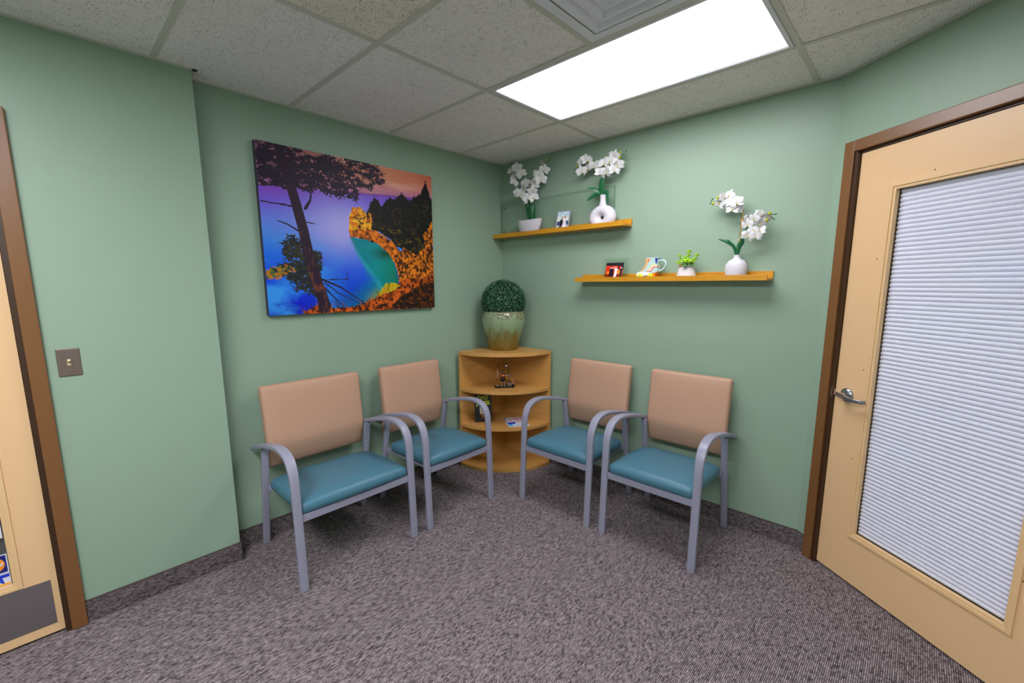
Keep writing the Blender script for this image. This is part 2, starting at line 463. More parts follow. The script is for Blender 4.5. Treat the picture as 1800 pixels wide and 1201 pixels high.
# stepped air diffuser
vx, vy = L1 + TS, M1 - 2 * TS
vt = thing('ceiling_vent', 'white square stepped air vent in the ceiling, beside the light panel', 'air vent', (vx, vy, H))
VM = mat('vent_enamel', (0.80, 0.81, 0.88), rough=0.4)
def frustum(name, a, b, z0, z1, th=0.002):
    """sloped square ring between half sizes a (outer, low) and b (inner, high)"""
    g = G(); c = TS / 2
    def ring(h, z): return [(c - h, c - h, z), (c + h, c - h, z), (c + h, c + h, z), (c - h, c + h, z)]
    R = [ring(a, z0), ring(b, z1), ring(b - 0.0005, z1 + th), ring(a - 0.0005, z0 + th)]
    vs = [[g.bm.verts.new(p) for p in r] for r in R]
    for k in range(4):
        A, B = vs[k], vs[(k + 1) % 4]
        for j in range(4): g.bm.faces.new((A[j], A[(j + 1) % 4], B[(j + 1) % 4], B[j]))
    return g.build(name, VM, vt)
frustum('flange', 0.292, 0.255, 0.0005, 0.0020)
def step_ring(name, a):
    """one louver: upright outer face, narrow flat lip, face sloping up inwards"""
    g = G(); c = TS / 2
    P = [(a, 0.036), (a, 0.003), (a - 0.014, 0.003), (a - 0.046, 0.036), (a - 0.047, 0.037)]
    R = [[g.bm.verts.new(q) for q in ((c - h, c - h, z), (c + h, c - h, z), (c + h, c + h, z), (c - h, c + h, z))] for h, z in P]
    for k in range(len(R)):
        A, B = R[k], R[(k + 1) % len(R)]
        for j in range(4): g.bm.faces.new((A[j], A[(j + 1) % 4], B[(j + 1) % 4], B[j]))
    return g.build(name, VM, vt)
for k in range(4): step_ring('louver', 0.250 - 0.052 * k)
G().box(TS / 2 - 0.045, TS / 2 + 0.045, TS / 2 - 0.045, TS / 2 + 0.045, 0.024, 0.028).build('centre_plate', VM, vt, bevel=0.001)
G().box(TS / 2 - 0.22, TS / 2 + 0.22, TS / 2 - 0.22, TS / 2 + 0.22, 0.075, 0.078).build('backing', mat('vent_dark', (0.25, 0.25, 0.28), 0.7), vt)

# ------------------------------------------------------------------ doors
def frame_trim(name, x, y, rz, a, b, z, sides):
    """steel frame around the opening a..b, height z; face 50 mm, standing 20 mm proud"""
    g = G(); f = 0.05; pr = 0.022
    for (p, q) in sides:
        g.prism([(p, -pr), (q, -pr), (q, 0.1), (p, 0.1)], 0, z + (f if True else 0))
    g.box(a, b, -pr, 0.1, z, z + f)
    o = structure(g.build(name, BROWN, bevel=0.003, loc=(x, y, 0), rotz=rz))
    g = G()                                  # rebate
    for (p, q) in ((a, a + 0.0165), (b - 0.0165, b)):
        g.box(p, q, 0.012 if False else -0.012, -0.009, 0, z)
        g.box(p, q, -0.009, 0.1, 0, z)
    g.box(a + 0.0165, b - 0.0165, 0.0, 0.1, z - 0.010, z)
    g.build('rebate', BROWN_SHADE, o)
    return o

def door(name, x, y, rz, a, b, z0, z1, gl, glz, handle=None, dy=0.004):
    """slab a..b; glass opening gl x glz with moulded stops around it"""
    fr = 0.0; g = G(); t = 0.044; y0 = dy
    g.box(a, gl[0], y0, y0 + t, z0, z1).box(gl[1], b, y0, y0 + t, z0, z1)
    g.box(gl[0], gl[1], y0, y0 + t, z0, glz[0]).box(gl[0], gl[1], y0, y0 + t, glz[1], z1)
    bmesh.ops.remove_doubles(g.bm, verts=g.bm.verts, dist=1e-5)
    o = structure(g.build(name, CREAM, loc=(x, y, 0), rotz=rz))
    # moulded stop, mitred: two steps
    def mring(h0, h1, yy0, yy1):
        g = G()
        A = [(gl[0] - h0, glz[0] - h0), (gl[1] + h0, glz[0] - h0), (gl[1] + h0, glz[1] + h0), (gl[0] - h0, glz[1] + h0)]
        B = [(gl[0] + h1, glz[0] + h1), (gl[1] - h1, glz[0] + h1), (gl[1] - h1, glz[1] - h1), (gl[0] + h1, glz[1] - h1)]
        for j in range(4):
            k = (j + 1) % 4
            q = [A[j], A[k], B[k], B[j]]
            g.prism(q, yy0, yy1, fn=lambda a_, b_, c: (a_, c, b_))
        return g
    mring(0.004, 0.010, y0 - 0.007, y0 + 0.0).build('glass_stop', CREAM_TRIM, o, bevel=0.0015)
    mring(-0.0005, 0.021, y0 - 0.003, y0 + 0.016).build('glass_stop', CREAM_TRIM, o, bevel=0.0015)
    return o

# right door in the angled wall
DR = door('door_1', XR, 0, TH, 0.1335, 1.0565, 0.012, 2.026, (0.290, 0.898), (0.243, 1.857))
structure(DR)
FR = frame_trim('trim_6', XR, 0, TH, S0, S1, SZ, ((S0 - 0.05, S0), (S1, S1 + 0.05)))
G().box(0.309, 0.879, 0.018, 0.022, 0.262, 1.838).build('glass_pane', GLASS, DR)
# pleated shade: one folded fabric
g = G(); prof = []
NP = 84; z0p, z1p = 0.262, 1.838
for k in range(NP):
    zb = z0p + (z1p - z0p) * k / NP; hh = (z1p - z0p) / NP
    for q, d in ((0, 0.0085), (0.12, 0.0035), (0.35, 0.0006), (0.6, 0.0), (0.85, 0.0025)):
        prof.append((0.026 + d, zb + q * hh))
prof.append((0.0345, z1p))
va = [g.bm.verts.new((0.3115, p[0], p[1])) for p in prof]; vb = [g.bm.verts.new((0.8765, p[0], p[1])) for p in prof]
vc = [g.bm.verts.new((0.3115, p[0] + 0.0015, p[1])) for p in prof]; vd = [g.bm.verts.new((0.8765, p[0] + 0.0015, p[1])) for p in prof]
for k in range(len(prof) - 1):
    g.bm.faces.new((va[k], vb[k], vb[k + 1], va[k + 1])); g.bm.faces.new((vc[k], vc[k + 1], vd[k + 1], vd[k]))
g.build('pleated_shade', SHADE, DR, norm=False)
for (sx, sz) in ((0.262, 1.55), (0.262, 1.05), (0.262, 0.62), (0.45, 1.880), (0.42, 0.238), (0.62, 0.238), (0.905, 0.45)):
    G().lathe([(0.0001, 0), (0.0028, 0.0002), (0.0022, 0.0012)], n=8).build('screw', SCREW, DR, loc=(sx, 0.0035, sz)).rotation_euler = (PI / 2, 0, 0)
hd = obj('door_handle', None, DR); hd.location = (0.197, 0.004, 0.915)
ros = G().lathe([(0.033, 0), (0.033, 0.004), (0.029, 0.009), (0.02, 0.013), (0.013, 0.016), (0.0125, 0.042), (0.0005, 0.042)], n=32)
for v in ros.bm.verts: v.co = Vector((v.co.x, -v.co.z, v.co.y))
ros.build('rose', CHROME, hd)
lev = smooth_path([(-0.013, -0.047, 0.004), (0.012, -0.049, 0.002), (0.045, -0.052, -0.003), (0.080, -0.051, -0.006), (0.104, -0.043, -0.007), (0.114, -0.026, -0.007)], 5)
G().tube(lev, [0.010] * 9 + [0.0085] * (len(lev) - 9), flat=0.010, side=(0, 0, 1)).build('lever', CHROME, hd)
G().box(S0 + 0.010, S0 + 0.0165, -0.0132, -0.012, 0.890, 0.940).build('strike_plate', STEEL, FR, bevel=0.001)
G().box(0.1325, 0.1345, -0.006, 0.02, 0.90, 0.93).build('latch', STEEL, DR)

# left door
DL = door('door_2', JX, 0, PI / 2, -3.7675, -2.8160, 0.012, 2.026, (-3.578, -2.914), (0.255, 1.857))
structure(frame_trim('trim_7', JX, 0, PI / 2, LD0, LD1, LDZ, ((LD0 - 0.05, LD0), (LD1, LD1 + 0.05))))
G().box(-3.557, -2.935, 0.018, 0.022, 0.275, 1.838).build('glass_pane', GLASS, DL)
G().box(-3.557, -2.935, 0.030, 0.034, 0.275, 1.838).build('grey_backing', mat('grey_blind', (0.10, 0.095, 0.095), 0.7), DL)
kp = G().box(-3.748, -2.8355, 0.0025, 0.004, 0.052, 0.247).build('kick_plate', STEEL_DK, DL)
for (sx, sz) in ((-2.845, 0.238), (-2.845, 0.062), (-2.99, 0.238)):
    G().lathe([(0.0001, 0), (0.0035, 0.0002), (0.0028, 0.0014)], n=8).build('screw', STEEL, kp, loc=(sx, 0.0027, sz)).rotation_euler = (PI / 2, 0, 0)
PW = mat('paper_white', (0.75, 0.77, 0.86), 0.5); NAVY = mat('print_navy', (0.008, 0.016, 0.20), 0.35); BLUE = mat('print_blue', (0.01, 0.04, 0.62), 0.4)
ORANGE = mat('print_orange', (0.95, 0.30, 0.02), 0.35); AMBER = mat('print_amber', (0.95, 0.42, 0.02), 0.35); RED_P = mat('print_red', (0.75, 0.02, 0.02), 0.4)
nt_ = thing('notice', 'white paper notice taped to the glass of the left door, above the card stickers', 'notice', (JX, 0, 0), PI / 2)
G().box(-3.140, -2.940, 0.0165, 0.0175, 0.476, 0.78).build('sheet', PW, nt_)
text('lettering', 've', 0.018, BLUE, nt_, (-2.9545, 0.0163, 0.492), bold=0.0006)
# payment card stickers
st = thing('sticker', 'orange and navy card sticker on the left door glass, above the blue one', 'sticker', (JX, 0, 0), PI / 2)
G().box(-3.055, -2.9385, 0.0168, 0.0176, 0.330, 0.4085).build('sheet', PW, st)
G().box(-3.051, -2.9420, 0.0163, 0.0170, 0.3345, 0.4045).build('navy_field', NAVY, st)
def disc(x, r, m, yy):
    d = G().prism([(r * math.cos(2 * PI * k / 40), r * math.sin(2 * PI * k / 40)) for k in range(40)], 0, 0.0004, fn=lambda a, b, c: (a, c, b))
    return d.build('disc', m, st, loc=(x, yy, 0.3700))
disc(-3.018, 0.0295, RED_P, 0.0159); disc(-2.976, 0.0295, ORANGE, 0.0155)
text('lettering', 'MasterCard', 0.0188, PW, st, (-2.9968, 0.0150, 0.3705), bold=0.0006, shear=0.25, sx=0.98)
st2 = thing('sticker', 'white card sticker with blue and amber bands, below the orange one on the left door', 'sticker', (JX, 0, 0), PI / 2)
G().box(-3.055, -2.9385, 0.0168, 0.0176, 0.2772, 0.3285).build('sheet', PW, st2)
G().box(-3.052, -2.9405, 0.0163, 0.0170, 0.3125, 0.3255).build('blue_band', BLUE, st2)
G().box(-3.052, -2.9405, 0.0163, 0.0170, 0.2795, 0.2885).build('amber_band', AMBER, st2)
text('lettering', 'VISA', 0.031, BLUE, st2, (-2.9960, 0.0160, 0.3005), bold=0.0012, shear=0.3, sx=1.25)

# light switch
sw = thing('light_switch', 'brushed metal light switch plate with an ivory toggle on the left wall', 'light switch', (JX, -2.6812, 1.1413), PI / 2)
G().box(-0.035, 0.035, -0.005, 0, -0.0565, 0.0565).build('plate', mat('switch_plate_metal', (0.24, 0.18, 0.16), rough=0.32, metal=0.6), sw, bevel=0.003)
IV = mat('ivory', (0.62, 0.52, 0.30), 0.4)
G().box(-0.0055, 0.0055, -0.0065, -0.004, -0.0125, 0.0125).build('toggle_surround', IV, sw)
tg = G().box(-0.0042, 0.0042, -0.018, 0, -0.0045, 0.0045).build('toggle', IV, sw, bevel=0.001); tg.location = (0, -0.006, 0.002); tg.rotation_euler = (-0.5, 0, 0)
for z in (-0.030, 0.030):
    G().lathe([(0.0001, 0), (0.0035, 0.0003), (0.0028, 0.0014)], n=10).build('screw', CHROME, sw, loc=(0, -0.0045, z)).rotation_euler = (PI / 2, 0, 0)

# ------------------------------------------------------------------ chairs
FRAME = mat('lavender_grey_powder_coat', (0.29, 0.29, 0.385), rough=0.36, spec=0.5, bump=0.03, bscale=500)
SEATM = mat('teal_vinyl', (0.062, 0.180, 0.255), rough=0.40, spec=0.45, bump=0.35, bscale=330)
BACKM = mat('tan_vinyl', (0.50, 0.30, 0.205), rough=0.50, spec=0.4, bump=0.25, bscale=420)
GLIDE = mat('clear_glide', (0.45, 0.45, 0.5), rough=0.3)

def make_chair(W, BW, bx, label, loc, rz):
    """local frame: x across, -y forward into the room, y=0 at the wall"""
    t = thing('guest_chair', label, 'chair', loc, rz, 'chairs along the waiting room walls')
    lx = W / 2 - 0.020
    path = [tuple(p) for p in smooth_path([(0.616, 0.004), (0.608, 0.20), (0.600, 0.42), (0.593, 0.54), (0.577, 0.602), (0.542, 0.645), (0.485, 0.664), (0.42, 0.665), (0.33, 0.650), (0.22, 0.624), (0.12, 0.594), (0.045, 0.566)], 5)]
    k = next(i for i, p in enumerate(path) if p[1] > 0.50); n = len(path)
    # front leg and armrest are one bent bar, divided where the bend begins
    wid = [0.0195 + 0.003 * max(0, min(1, (i - k) / 8)) * min(1, (n - 1 - i) / 5) for i in range(n)]
    for sx in (-1, 1):
        bar_ = [(sx * lx, -a, b) for a, b in path]
        lo = G().tube(bar_, wid, flat=0.021, side=(1, 0, 0), part=(0, k + 1)).build('leg', FRAME, t)
        G().box(sx * lx - 0.015, sx * lx + 0.015, -0.616 - 0.007, -0.616 + 0.007, 0.0, 0.005).build('glide', GLIDE, lo)
        G().tube(bar_, wid, flat=0.021, side=(1, 0, 0), part=(k, n)).build('armrest', FRAME, t)
        rx_ = sx * (lx - 0.016)
        rl = [(rx_, -(0.055 + 0.110 * q), 0.004 + 0.588 * q) for q in (0, .25, .5, .75, 1)]
        lo = G().tube(rl, 0.0175, flat=0.021, side=(1, 0, 0)).build('leg', FRAME, t)
        G().box(rx_ - 0.014, rx_ + 0.014, -0.055 - 0.007, -0.055 + 0.007, 0.0, 0.005).build('glide', GLIDE, lo)
    ix = lx - 0.010
    g = G()
    g.box(-ix, ix, -0.600, -0.582, 0.338, 0.374)
    g.box(-ix + 0.02, ix - 0.02, -0.135, -0.117, 0.335, 0.365)
    for sx in (-1, 1): g.box(sx * (ix - 0.035), sx * (ix - 0.053), -0.583, -0.134, 0.338, 0.364)
    g.build('seat_frame', FRAME, t, bevel=0.003)
    G().tube([(-BW / 2 + 0.02 + bx, -0.083, 0.540), (bx, -0.083, 0.540), (BW / 2 - 0.02 + bx, -0.083, 0.540)], 0.012, flat=0.006, side=(0, 0, 1)).build('back_bracket', FRAME, t)
    # seat pad
    SW, SD, ST = 2 * ix - 0.010, 0.440, 0.060
    def pf(x, y, z):
        u = 2 * x / SW; v = 2 * y / SD
        top = z / (ST / 2)
        cr = max(0, (1 - u ** 4)) * max(0, (1 - v ** 4))
        if top > 0: z += top * 0.020 * cr
        edge = max(abs(u) ** 3, abs(v) ** 3)
        # soft fullness: sides droop and puff
        z -= 0.006 * abs(u) ** 3 * (1 if v > -1 else 1)
        z *= 1.0
        x *= 1 - 0.03 * (v > 0) * v * v - 0.010 * (1 - abs(v) ** 2 if abs(v) < 1 else 0) * 0
        y += -0.012 * (1 - u * u) * (v < 0) * (-v) * 1.0
        return (x, y, z + 0.010 * max(0, -v) * 0 - 0.012 * max(0, v))
    G().rbox(SW, SD, ST, 0.026, n=(14, 12, 2), fn=pf, c=(0, -0.382, 0.404)).build('seat', SEATM, t)
    # back pad
    BH, BT = 0.455, 0.052
    def bf(x, y, z):
        b = (z + BH / 2) / BH            # 0 bottom .. 1 top
        yy = -0.134 + 0.056 * b          # leans back towards the top
        yy += 0.052 * max(0, (0.31 - b) / 0.31) ** 1.15   # lower edge curls back
        u = 2 * x / BW
        cr = 0.009 * (1 - u ** 4) * (1 - (2 * b - 1) ** 4)
        if y < 0: yy -= cr
        x *= 0.985 + 0.03 * b * 0.5
        return (x, yy + y, 0.681 + z)
    G().rbox(BW, BT, BH, 0.017, n=(12, 2, 14), fn=bf, c=(bx, 0, 0)).build('backrest', BACKM, t)
    return t

def copy_thing(src, label, loc, rz):
    c = src.copy(); COL.objects.link(c)
    c.location = loc; c.rotation_euler = (0, 0, rz); c['label'] = label
    for ch in src.children:
        d = ch.copy(); COL.objects.link(d); d.parent = c
        for gch in ch.children:
            e_ = gch.copy(); COL.objects.link(e_); e_.parent = d
    return c
make_chair(0.668, 0.572, 0.008, 'extra wide chair with tan back and teal seat on the left wall, under the painting', (0, -1.705, 0), PI / 2)
chB = make_chair(0.553, 0.478, 0.0, 'narrower chair on the left wall, between the wide chair and the corner shelf unit', (0, -1.022, 0), PI / 2)
copy_thing(chB, 'chair on the right wall standing beside the corner shelf unit', (1.024, 0, 0), 0)
copy_thing(chB, 'chair on the right wall standing nearest the blind-covered door', (1.6425, 0, 0), 0)

# ------------------------------------------------------------------ corner shelf unit
def wood(name, a, b, scale=(2, 2, 30), rough=0.35):
    m = bpy.data.materials.new(name); m.use_nodes = True
    nt = m.node_tree; N = nt.nodes; L = nt.links; bs = N['Principled BSDF']
    bs.inputs['Roughness'].default_value = rough
    tc = N.new('ShaderNodeTexCoord'); mp = N.new('ShaderNodeMapping'); mp.inputs['Scale'].default_value = scale
    L.new(tc.outputs['Object'], mp.inputs['Vector'])
    n = N.new('ShaderNodeTexNoise'); n.inputs['Scale'].default_value = 3; n.inputs['Detail'].default_value = 6; n.inputs['Distortion'].default_value = 0.6
    L.new(mp.outputs[0], n.inputs['Vector'])
    r = N.new('ShaderNodeValToRGB'); r.color_ramp.elements[0].position = 0.32; r.color_ramp.elements[1].position = 0.68
    r.color_ramp.elements[0].color = (*a, 1); r.color_ramp.elements[1].color = (*b, 1)
    L.new(n.outputs['Fac'], r.inputs['Fac']); L.new(r.outputs['Color'], bs.inputs['Base Color'])
    return m
MAPLE = wood('maple_laminate', (0.56, 0.285, 0.075), (0.63, 0.335, 0.10), (3, 3, 22))
MAPLE_E = mat('maple_edge_band', (0.62, 0.36, 0.13), 0.4)
SX, SY, SR = 0.043, -0.033, 0.512
su = thing('corner_shelf_unit', 'quarter-round maple corner shelf unit with three open compartments between the chairs', 'shelf unit', (SX, SY, 0))
pt_ = 0.018
def quarter(z0, z1, r0, off, name):
    N = 36
    arc = [(off + (r0 - off) * math.sin(PI / 2 * k / N), -off - (r0 - off) * math.cos(PI / 2 * k / N)) for k in range(N + 1)]
    return G().prism([(off, -off)] + arc, z0, z1).build(name, [MAPLE, MAPLE_E], su, bevel=0.0015)
quarter(0.907, 0.934, SR, 0.0, 'top')
G().box(0, pt_, -SR, 0, 0, 0.907).build('side_panel', MAPLE, su, bevel=0.0012)
G().box(pt_, SR, -pt_, 0, 0, 0.907).build('side_panel', MAPLE, su, bevel=0.0012)
for z0, z1 in ((0.618, 0.642), (0.331, 0.355), (0.0, 0.026)):
    quarter(z0, z1, SR - 0.004, pt_ + 0.0005, 'shelf')
HOLE = mat('cam_hole_cap', (0.10, 0.04, 0.01), 0.5)
for (a, z) in ((0.13, 0.80), (0.13, 0.50), (0.36, 0.80)):
    for side in (0, 1):
        hlx = G().lathe([(0.0001, 0), (0.005, 0.0003), (0.0045, 0.001)], n=10).build('fixing_cap', HOLE, su)
        if side: hlx.location = (a, -pt_ - 0.0002, z); hlx.rotation_euler = (PI / 2, 0, 0)
        else: hlx.location = (pt_ + 0.0002, -a, z); hlx.rotation_euler = (0, PI / 2, 0)

# ------------------------------------------------------------------ glazed pot with boxwood ball
def pot_mat():
    m = bpy.data.materials.new('celadon_glaze'); m.use_nodes = True
    nt = m.node_tree; N = nt.nodes; L = nt.links; b = N['Principled BSDF']
    b.inputs['Roughness'].default_value = 0.16; b.inputs['Coat Weight'].default_value = 0.3
    tc = N.new('ShaderNodeTexCoord'); sp = N.new('ShaderNodeSeparateXYZ'); L.new(tc.outputs['Object'], sp.inputs[0])
    mp = N.new('ShaderNodeMapping'); mp.inputs['Scale'].default_value = (1, 1, 0.35); L.new(tc.outputs['Object'], mp.inputs[0])
    n = N.new('ShaderNodeTexNoise'); n.inputs['Scale'].default_value = 26; n.inputs['Detail'].default_value = 6; L.new(mp.outputs[0], n.inputs['Vector'])
    a = N.new('ShaderNodeMath'); a.operation = 'MULTIPLY_ADD'; a.inputs[1].default_value = 0.22; L.new(n.outputs['Fac'], a.inputs[0]); L.new(sp.outputs['Z'], a.inputs[2])
    r = N.new('ShaderNodeValToRGB'); cr = r.color_ramp
    cr.elements[0].position = 0.10; cr.elements[0].color = (0.20, 0.115, 0.012, 1)
    cr.elements[1].position = 0.20; cr.elements[1].color = (0.17, 0.13, 0.03, 1)
    for p, c in ((0.25, (0.20, 0.22, 0.09)), (0.29, (0.24, 0.32, 0.17)), (0.36, (0.28, 0.36, 0.22)), (0.42, (0.20, 0.18, 0.08))):
        e_ = cr.elements.new(p); e_.color = (*c, 1)
    L.new(a.outputs[0], r.inputs['Fac']); L.new(r.outputs['Color'], b.inputs['Base Color'])
    bp = N.new('ShaderNodeBump'); bp.inputs['Strength'].default_value = 0.25; bp.inputs['Distance'].default_value = 0.004
    L.new(n.outputs['Fac'], bp.inputs['Height']); L.new(bp.outputs['Normal'], b.inputs['Normal'])
    return m
PX_, PY_ = 0.222, -0.222
tp = thing('potted_topiary', 'green glazed pot with a clipped boxwood ball on top of the corner shelf unit', 'potted plant', (PX_, PY_, 0.934))
POTM = pot_mat()
prof = [(0.0005, 0.0), (0.112, 0.0), (0.117, 0.006), (0.126, 0.05), (0.143, 0.11), (0.160, 0.17), (0.170, 0.215), (0.1735, 0.245), (0.172, 0.268), (0.166, 0.287), (0.160, 0.294), (0.160, 0.301), (0.155, 0.304), (0.147, 0.300), (0.145, 0.26), (0.0005, 0.255)]
G().lathe(prof, n=64).build('pot', POTM, tp)
STUD = mat('pot_crackle_band', (0.10, 0.075, 0.035), rough=0.25)
g = G()
rnd = random.Random(3)
for k in range(46):
    a = 2 * PI * k / 46
    g.ball((0.1665 * math.cos(a), 0.1665 * math.sin(a), 0.2865), 0.0042, n=6, m=4)
for k in range(420):
    a = rnd.uniform(0, 2 * PI); z = rnd.uniform(0.243, 0.279)
    rr = np.interp(z, [0.24, 0.268, 0.287], [0.1733, 0.172, 0.166])
    g.ball((rr * math.cos(a), rr * math.sin(a), z), rnd.uniform(0.0018, 0.0038), s=(1, 1, 0.7), n=5, m=3)
o = g.build('crackled_band', STUD, tp); o['kind'] = 'stuff'
LEAFM = mat('boxwood_leaf', (0.020, 0.100, 0.042), rough=0.33, spec=0.7, var=0.8, vscale=140)
g = G()
BC = Vector((0, 0, 0.372)); BR = 0.168
N_L = 5200
for k in range(N_L):
    z = 1 - 2 * (k + 0.5) / N_L
    ph = k * 2.399963
    r = math.sqrt(1 - z * z)
    d = Vector((r * math.cos(ph), r * math.sin(ph), z))
    if d.z < -0.72: continue
    rr = BR * rnd.uniform(0.93, 1.05)
    c = BC + d * rr
    nrm = (d + Vector((rnd.uniform(-.9, .9), rnd.uniform(-.9, .9), rnd.uniform(-.6, .9)))).normalized()
    t1 = nrm.cross(Vector((rnd.uniform(-1, 1), rnd.uniform(-1, 1), rnd.uniform(-1, 1)))).normalized(); t2 = nrm.cross(t1)
    L_, W_ = rnd.uniform(0.0060, 0.0095), rnd.uniform(0.0036, 0.0056)
    pts = [c - t1 * L_, c + t2 * W_ + nrm * 0.001, c + t1 * L_, c - t2 * W_ + nrm * 0.001]
    g.bm.faces.new([g.bm.verts.new(p) for p in pts])
o = g.build('foliage', LEAFM, tp, norm=False); o['kind'] = 'stuff'
G().ball(BC, 0.152, n=24, m=16).build('foliage_core', mat('dark_green_core', (0.006, 0.022, 0.010), 0.9), tp)  # near-black green ball filling the inside of the leaf shell

# ------------------------------------------------------------------ books and cards in the shelf unit
BK = mat('book_cover_charcoal', (0.018, 0.020, 0.030), 0.35); LIME = mat('print_lime', (0.55, 0.62, 0.01), 0.5); PAGE = mat('book_pages', (0.55, 0.50, 0.38), 0.8)
CRM = mat('print_cream', (0.62, 0.56, 0.40), 0.5); DRED = mat('print_dark_red', (0.28, 0.02, 0.02), 0.5)
bk = thing('joke_book', 'dark joke book with lime lettering and a mug on its cover, in the middle compartment', 'book')
# base point on the shelf, facing the room, leaning back on the side panel
bk.location = (0.162, -0.391, 0.3575)
bk.rotation_euler = (math.radians(-9), math.radians(0), math.radians(58))
bw, bh, bt = 0.135, 0.215, 0.024
G().box(-bw / 2, bw / 2, 0, 0.002, 0, bh).box(-bw / 2, bw / 2, bt - 0.002, bt, 0, bh).box(-bw / 2, -bw / 2 + 0.002, 0.002, bt - 0.002, 0, bh).build('cover', BK, bk)
G().box(-bw / 2 + 0.002, bw / 2 - 0.004, 0.002, bt - 0.002, 0.003, bh - 0.003).build('pages', PAGE, bk)
text('title', 'DAD\nJOKES', 0.043, LIME, bk, (-0.002, -0.0004, 0.168), bold=0.0022, sx=0.92)
def flat(poly, m, name, parent, y=-0.0005, d=0.0005):
    return G().prism(poly, 0, d, fn=lambda a, b, c: (a, y + c, b)).build(name, m, parent)
flat([(-0.030, 0.062), (0.022, 0.062), (0.022, 0.126), (-0.030, 0.126)], CRM, 'mug_print', bk)
hr = [(0.022 + 0.020 * math.cos(a), 0.097 + 0.022 * math.sin(a)) for a in [math.radians(v) for v in range(-90, 91, 15)]]
hi = [(0.022 + 0.011 * math.cos(a), 0.097 + 0.013 * math.sin(a)) for a in [math.radians(v) for v in range(90, -91, -15)]]
flat(hr + hi, CRM, 'mug_print', bk, y=-0.0006)
flat([(-0.020, 0.104), (-0.012, 0.110), (-0.004, 0.114), (0.004, 0.110), (0.012, 0.104), (0.004, 0.107), (-0.004, 0.109), (-0.012, 0.107)], BK, 'moustache_print', bk, y=-0.0008)
for z, wd, m in ((0.050, 0.045, AMBER), (0.040, 0.034, AMBER), (0.029, 0.05, DRED), (0.019, 0.056, DRED)):
    flat([(-wd / 2, z), (wd / 2, z), (wd / 2, z + 0.005), (-wd / 2, z + 0.005)], m, 'lettering_line', bk)

lf = thing('leaflet', 'white leaflet with blue and red print lying in the middle compartment', 'leaflet', (0.352, -0.222, 0.3555), math.radians(57))
G().box(-0.082, 0.082, -0.115, 0.115, 0, 0.0018).build('sheet', PW, lf)
CYAN = mat('print_cyan', (0.05, 0.45, 0.80), 0.4); PINK = mat('print_pink', (0.75, 0.30, 0.38), 0.4)
def fl(x0, x1, y0, y1, m, nm='print'):
    G().box(x0 * .84, x1 * .84, y0 * 1.74, y1 * 1.74, 0.0017, 0.0021).build(nm, m, lf)
fl(-0.088, -0.012, -0.030, -0.004, BLUE); fl(-0.092, -0.052, -0.060, -0.033, CYAN); fl(-0.094, -0.070, 0.046, 0.060, NAVY)
fl(-0.094, -0.082, 0.010, 0.040, mat('print_grey', (0.25, 0.25, 0.3), 0.5)); fl(-0.094, -0.084, -0.002, 0.006, NAVY)
fl(-0.010, 0.088, 0.030, 0.050, PINK); fl(-0.040, 0.088, -0.058, -0.040, mat('print_pale_blue', (0.45, 0.6, 0.8), 0.5)); fl(0.0, 0.085, -0.022, 0.020, mat('print_pale_pink', (0.72, 0.62, 0.70), 0.5))
G().lathe([(0.0001, 0.0017), (0.013, 0.0018), (0.0128, 0.0022), (0.0001, 0.0022)], n=20, c=(-0.034, 0.049, 0)).build('print', RED_P, lf)

# ------------------------------------------------------------------ little metal figure
IRON = mat('black_iron', (0.035, 0.03, 0.035), rough=0.35, metal=0.9); SIL = mat('bright_steel', (0.5, 0.48, 0.46), rough=0.25, metal=1.0)
COP = mat('copper', (0.75, 0.24, 0.10), rough=0.3, metal=0.9); TANM = mat('brass_rod', (0.62, 0.36, 0.20), rough=0.4, metal=0.6)
fg = thing('metal_figurine', 'little welded metal figure with copper chest and lamp in the top compartment', 'figurine', (0.290, -0.285, 0.6425), math.radians(50))
fg.scale = (1.1, 1.1, 1.05)
# figure faces local -y; 1 cm of the figure is about 2.2 px
G().box(-0.070, 0.066, -0.030, 0.030, 0, 0.008).build('base', IRON, fg, bevel=0.001)
for x in (-0.022, 0.000):
    G().tube([(x, 0, 0.008), (x + 0.001, 0, 0.026), (x - 0.001, 0, 0.048)], [0.0055, 0.005, 0.0075], n=10).build('leg', SIL, fg)
    G().tube([(x, 0.003, 0.010), (x, -0.014, 0.0105)], [0.006, 0.005], n=8).build('foot', SIL, fg)
G().lathe([(0.016, 0), (0.0175, 0.010), (0.015, 0.030), (0.013, 0.034)], n=14, c=(-0.011, 0, 0.046)).build('shorts', IRON, fg)
G().lathe([(0.010, 0), (0.018, 0.006), (0.020, 0.013), (0.015, 0.022), (0.006, 0.025)], n=16, c=(-0.011, 0, 0.078)).build('chest', COP, fg)
G().tube([(-0.011, 0, 0.102), (-0.011, 0, 0.110)], 0.0045, n=8).build('neck', COP, fg)
hd_ = G().ball((-0.012, 0, 0.119), 0.0105, n=12, m=8).build('head', IRON, fg)
G().box(-0.021, -0.003, -0.0125, -0.009, 0.118, 0.123).build('goggles', SIL, hd_)
G().tube([(0.006, 0, 0.093), (0.020, -0.004, 0.090), (0.034, -0.004, 0.086)], [0.0042, 0.004, 0.0035], n=8).build('arm', SIL, fg)
G().tube([(-0.026, 0, 0.096), (-0.038, -0.004, 0.106), (-0.049, -0.004, 0.118)], [0.0042, 0.004, 0.0035], n=8).build('arm', SIL, fg)
G().lathe([(0.001, 0), (0.0065, 0.004), (0.006, 0.040), (0.003, 0.058), (0.0025, 0.062)], n=12, c=(-0.050, -0.004, 0.074)).build('rod', TANM, fg)
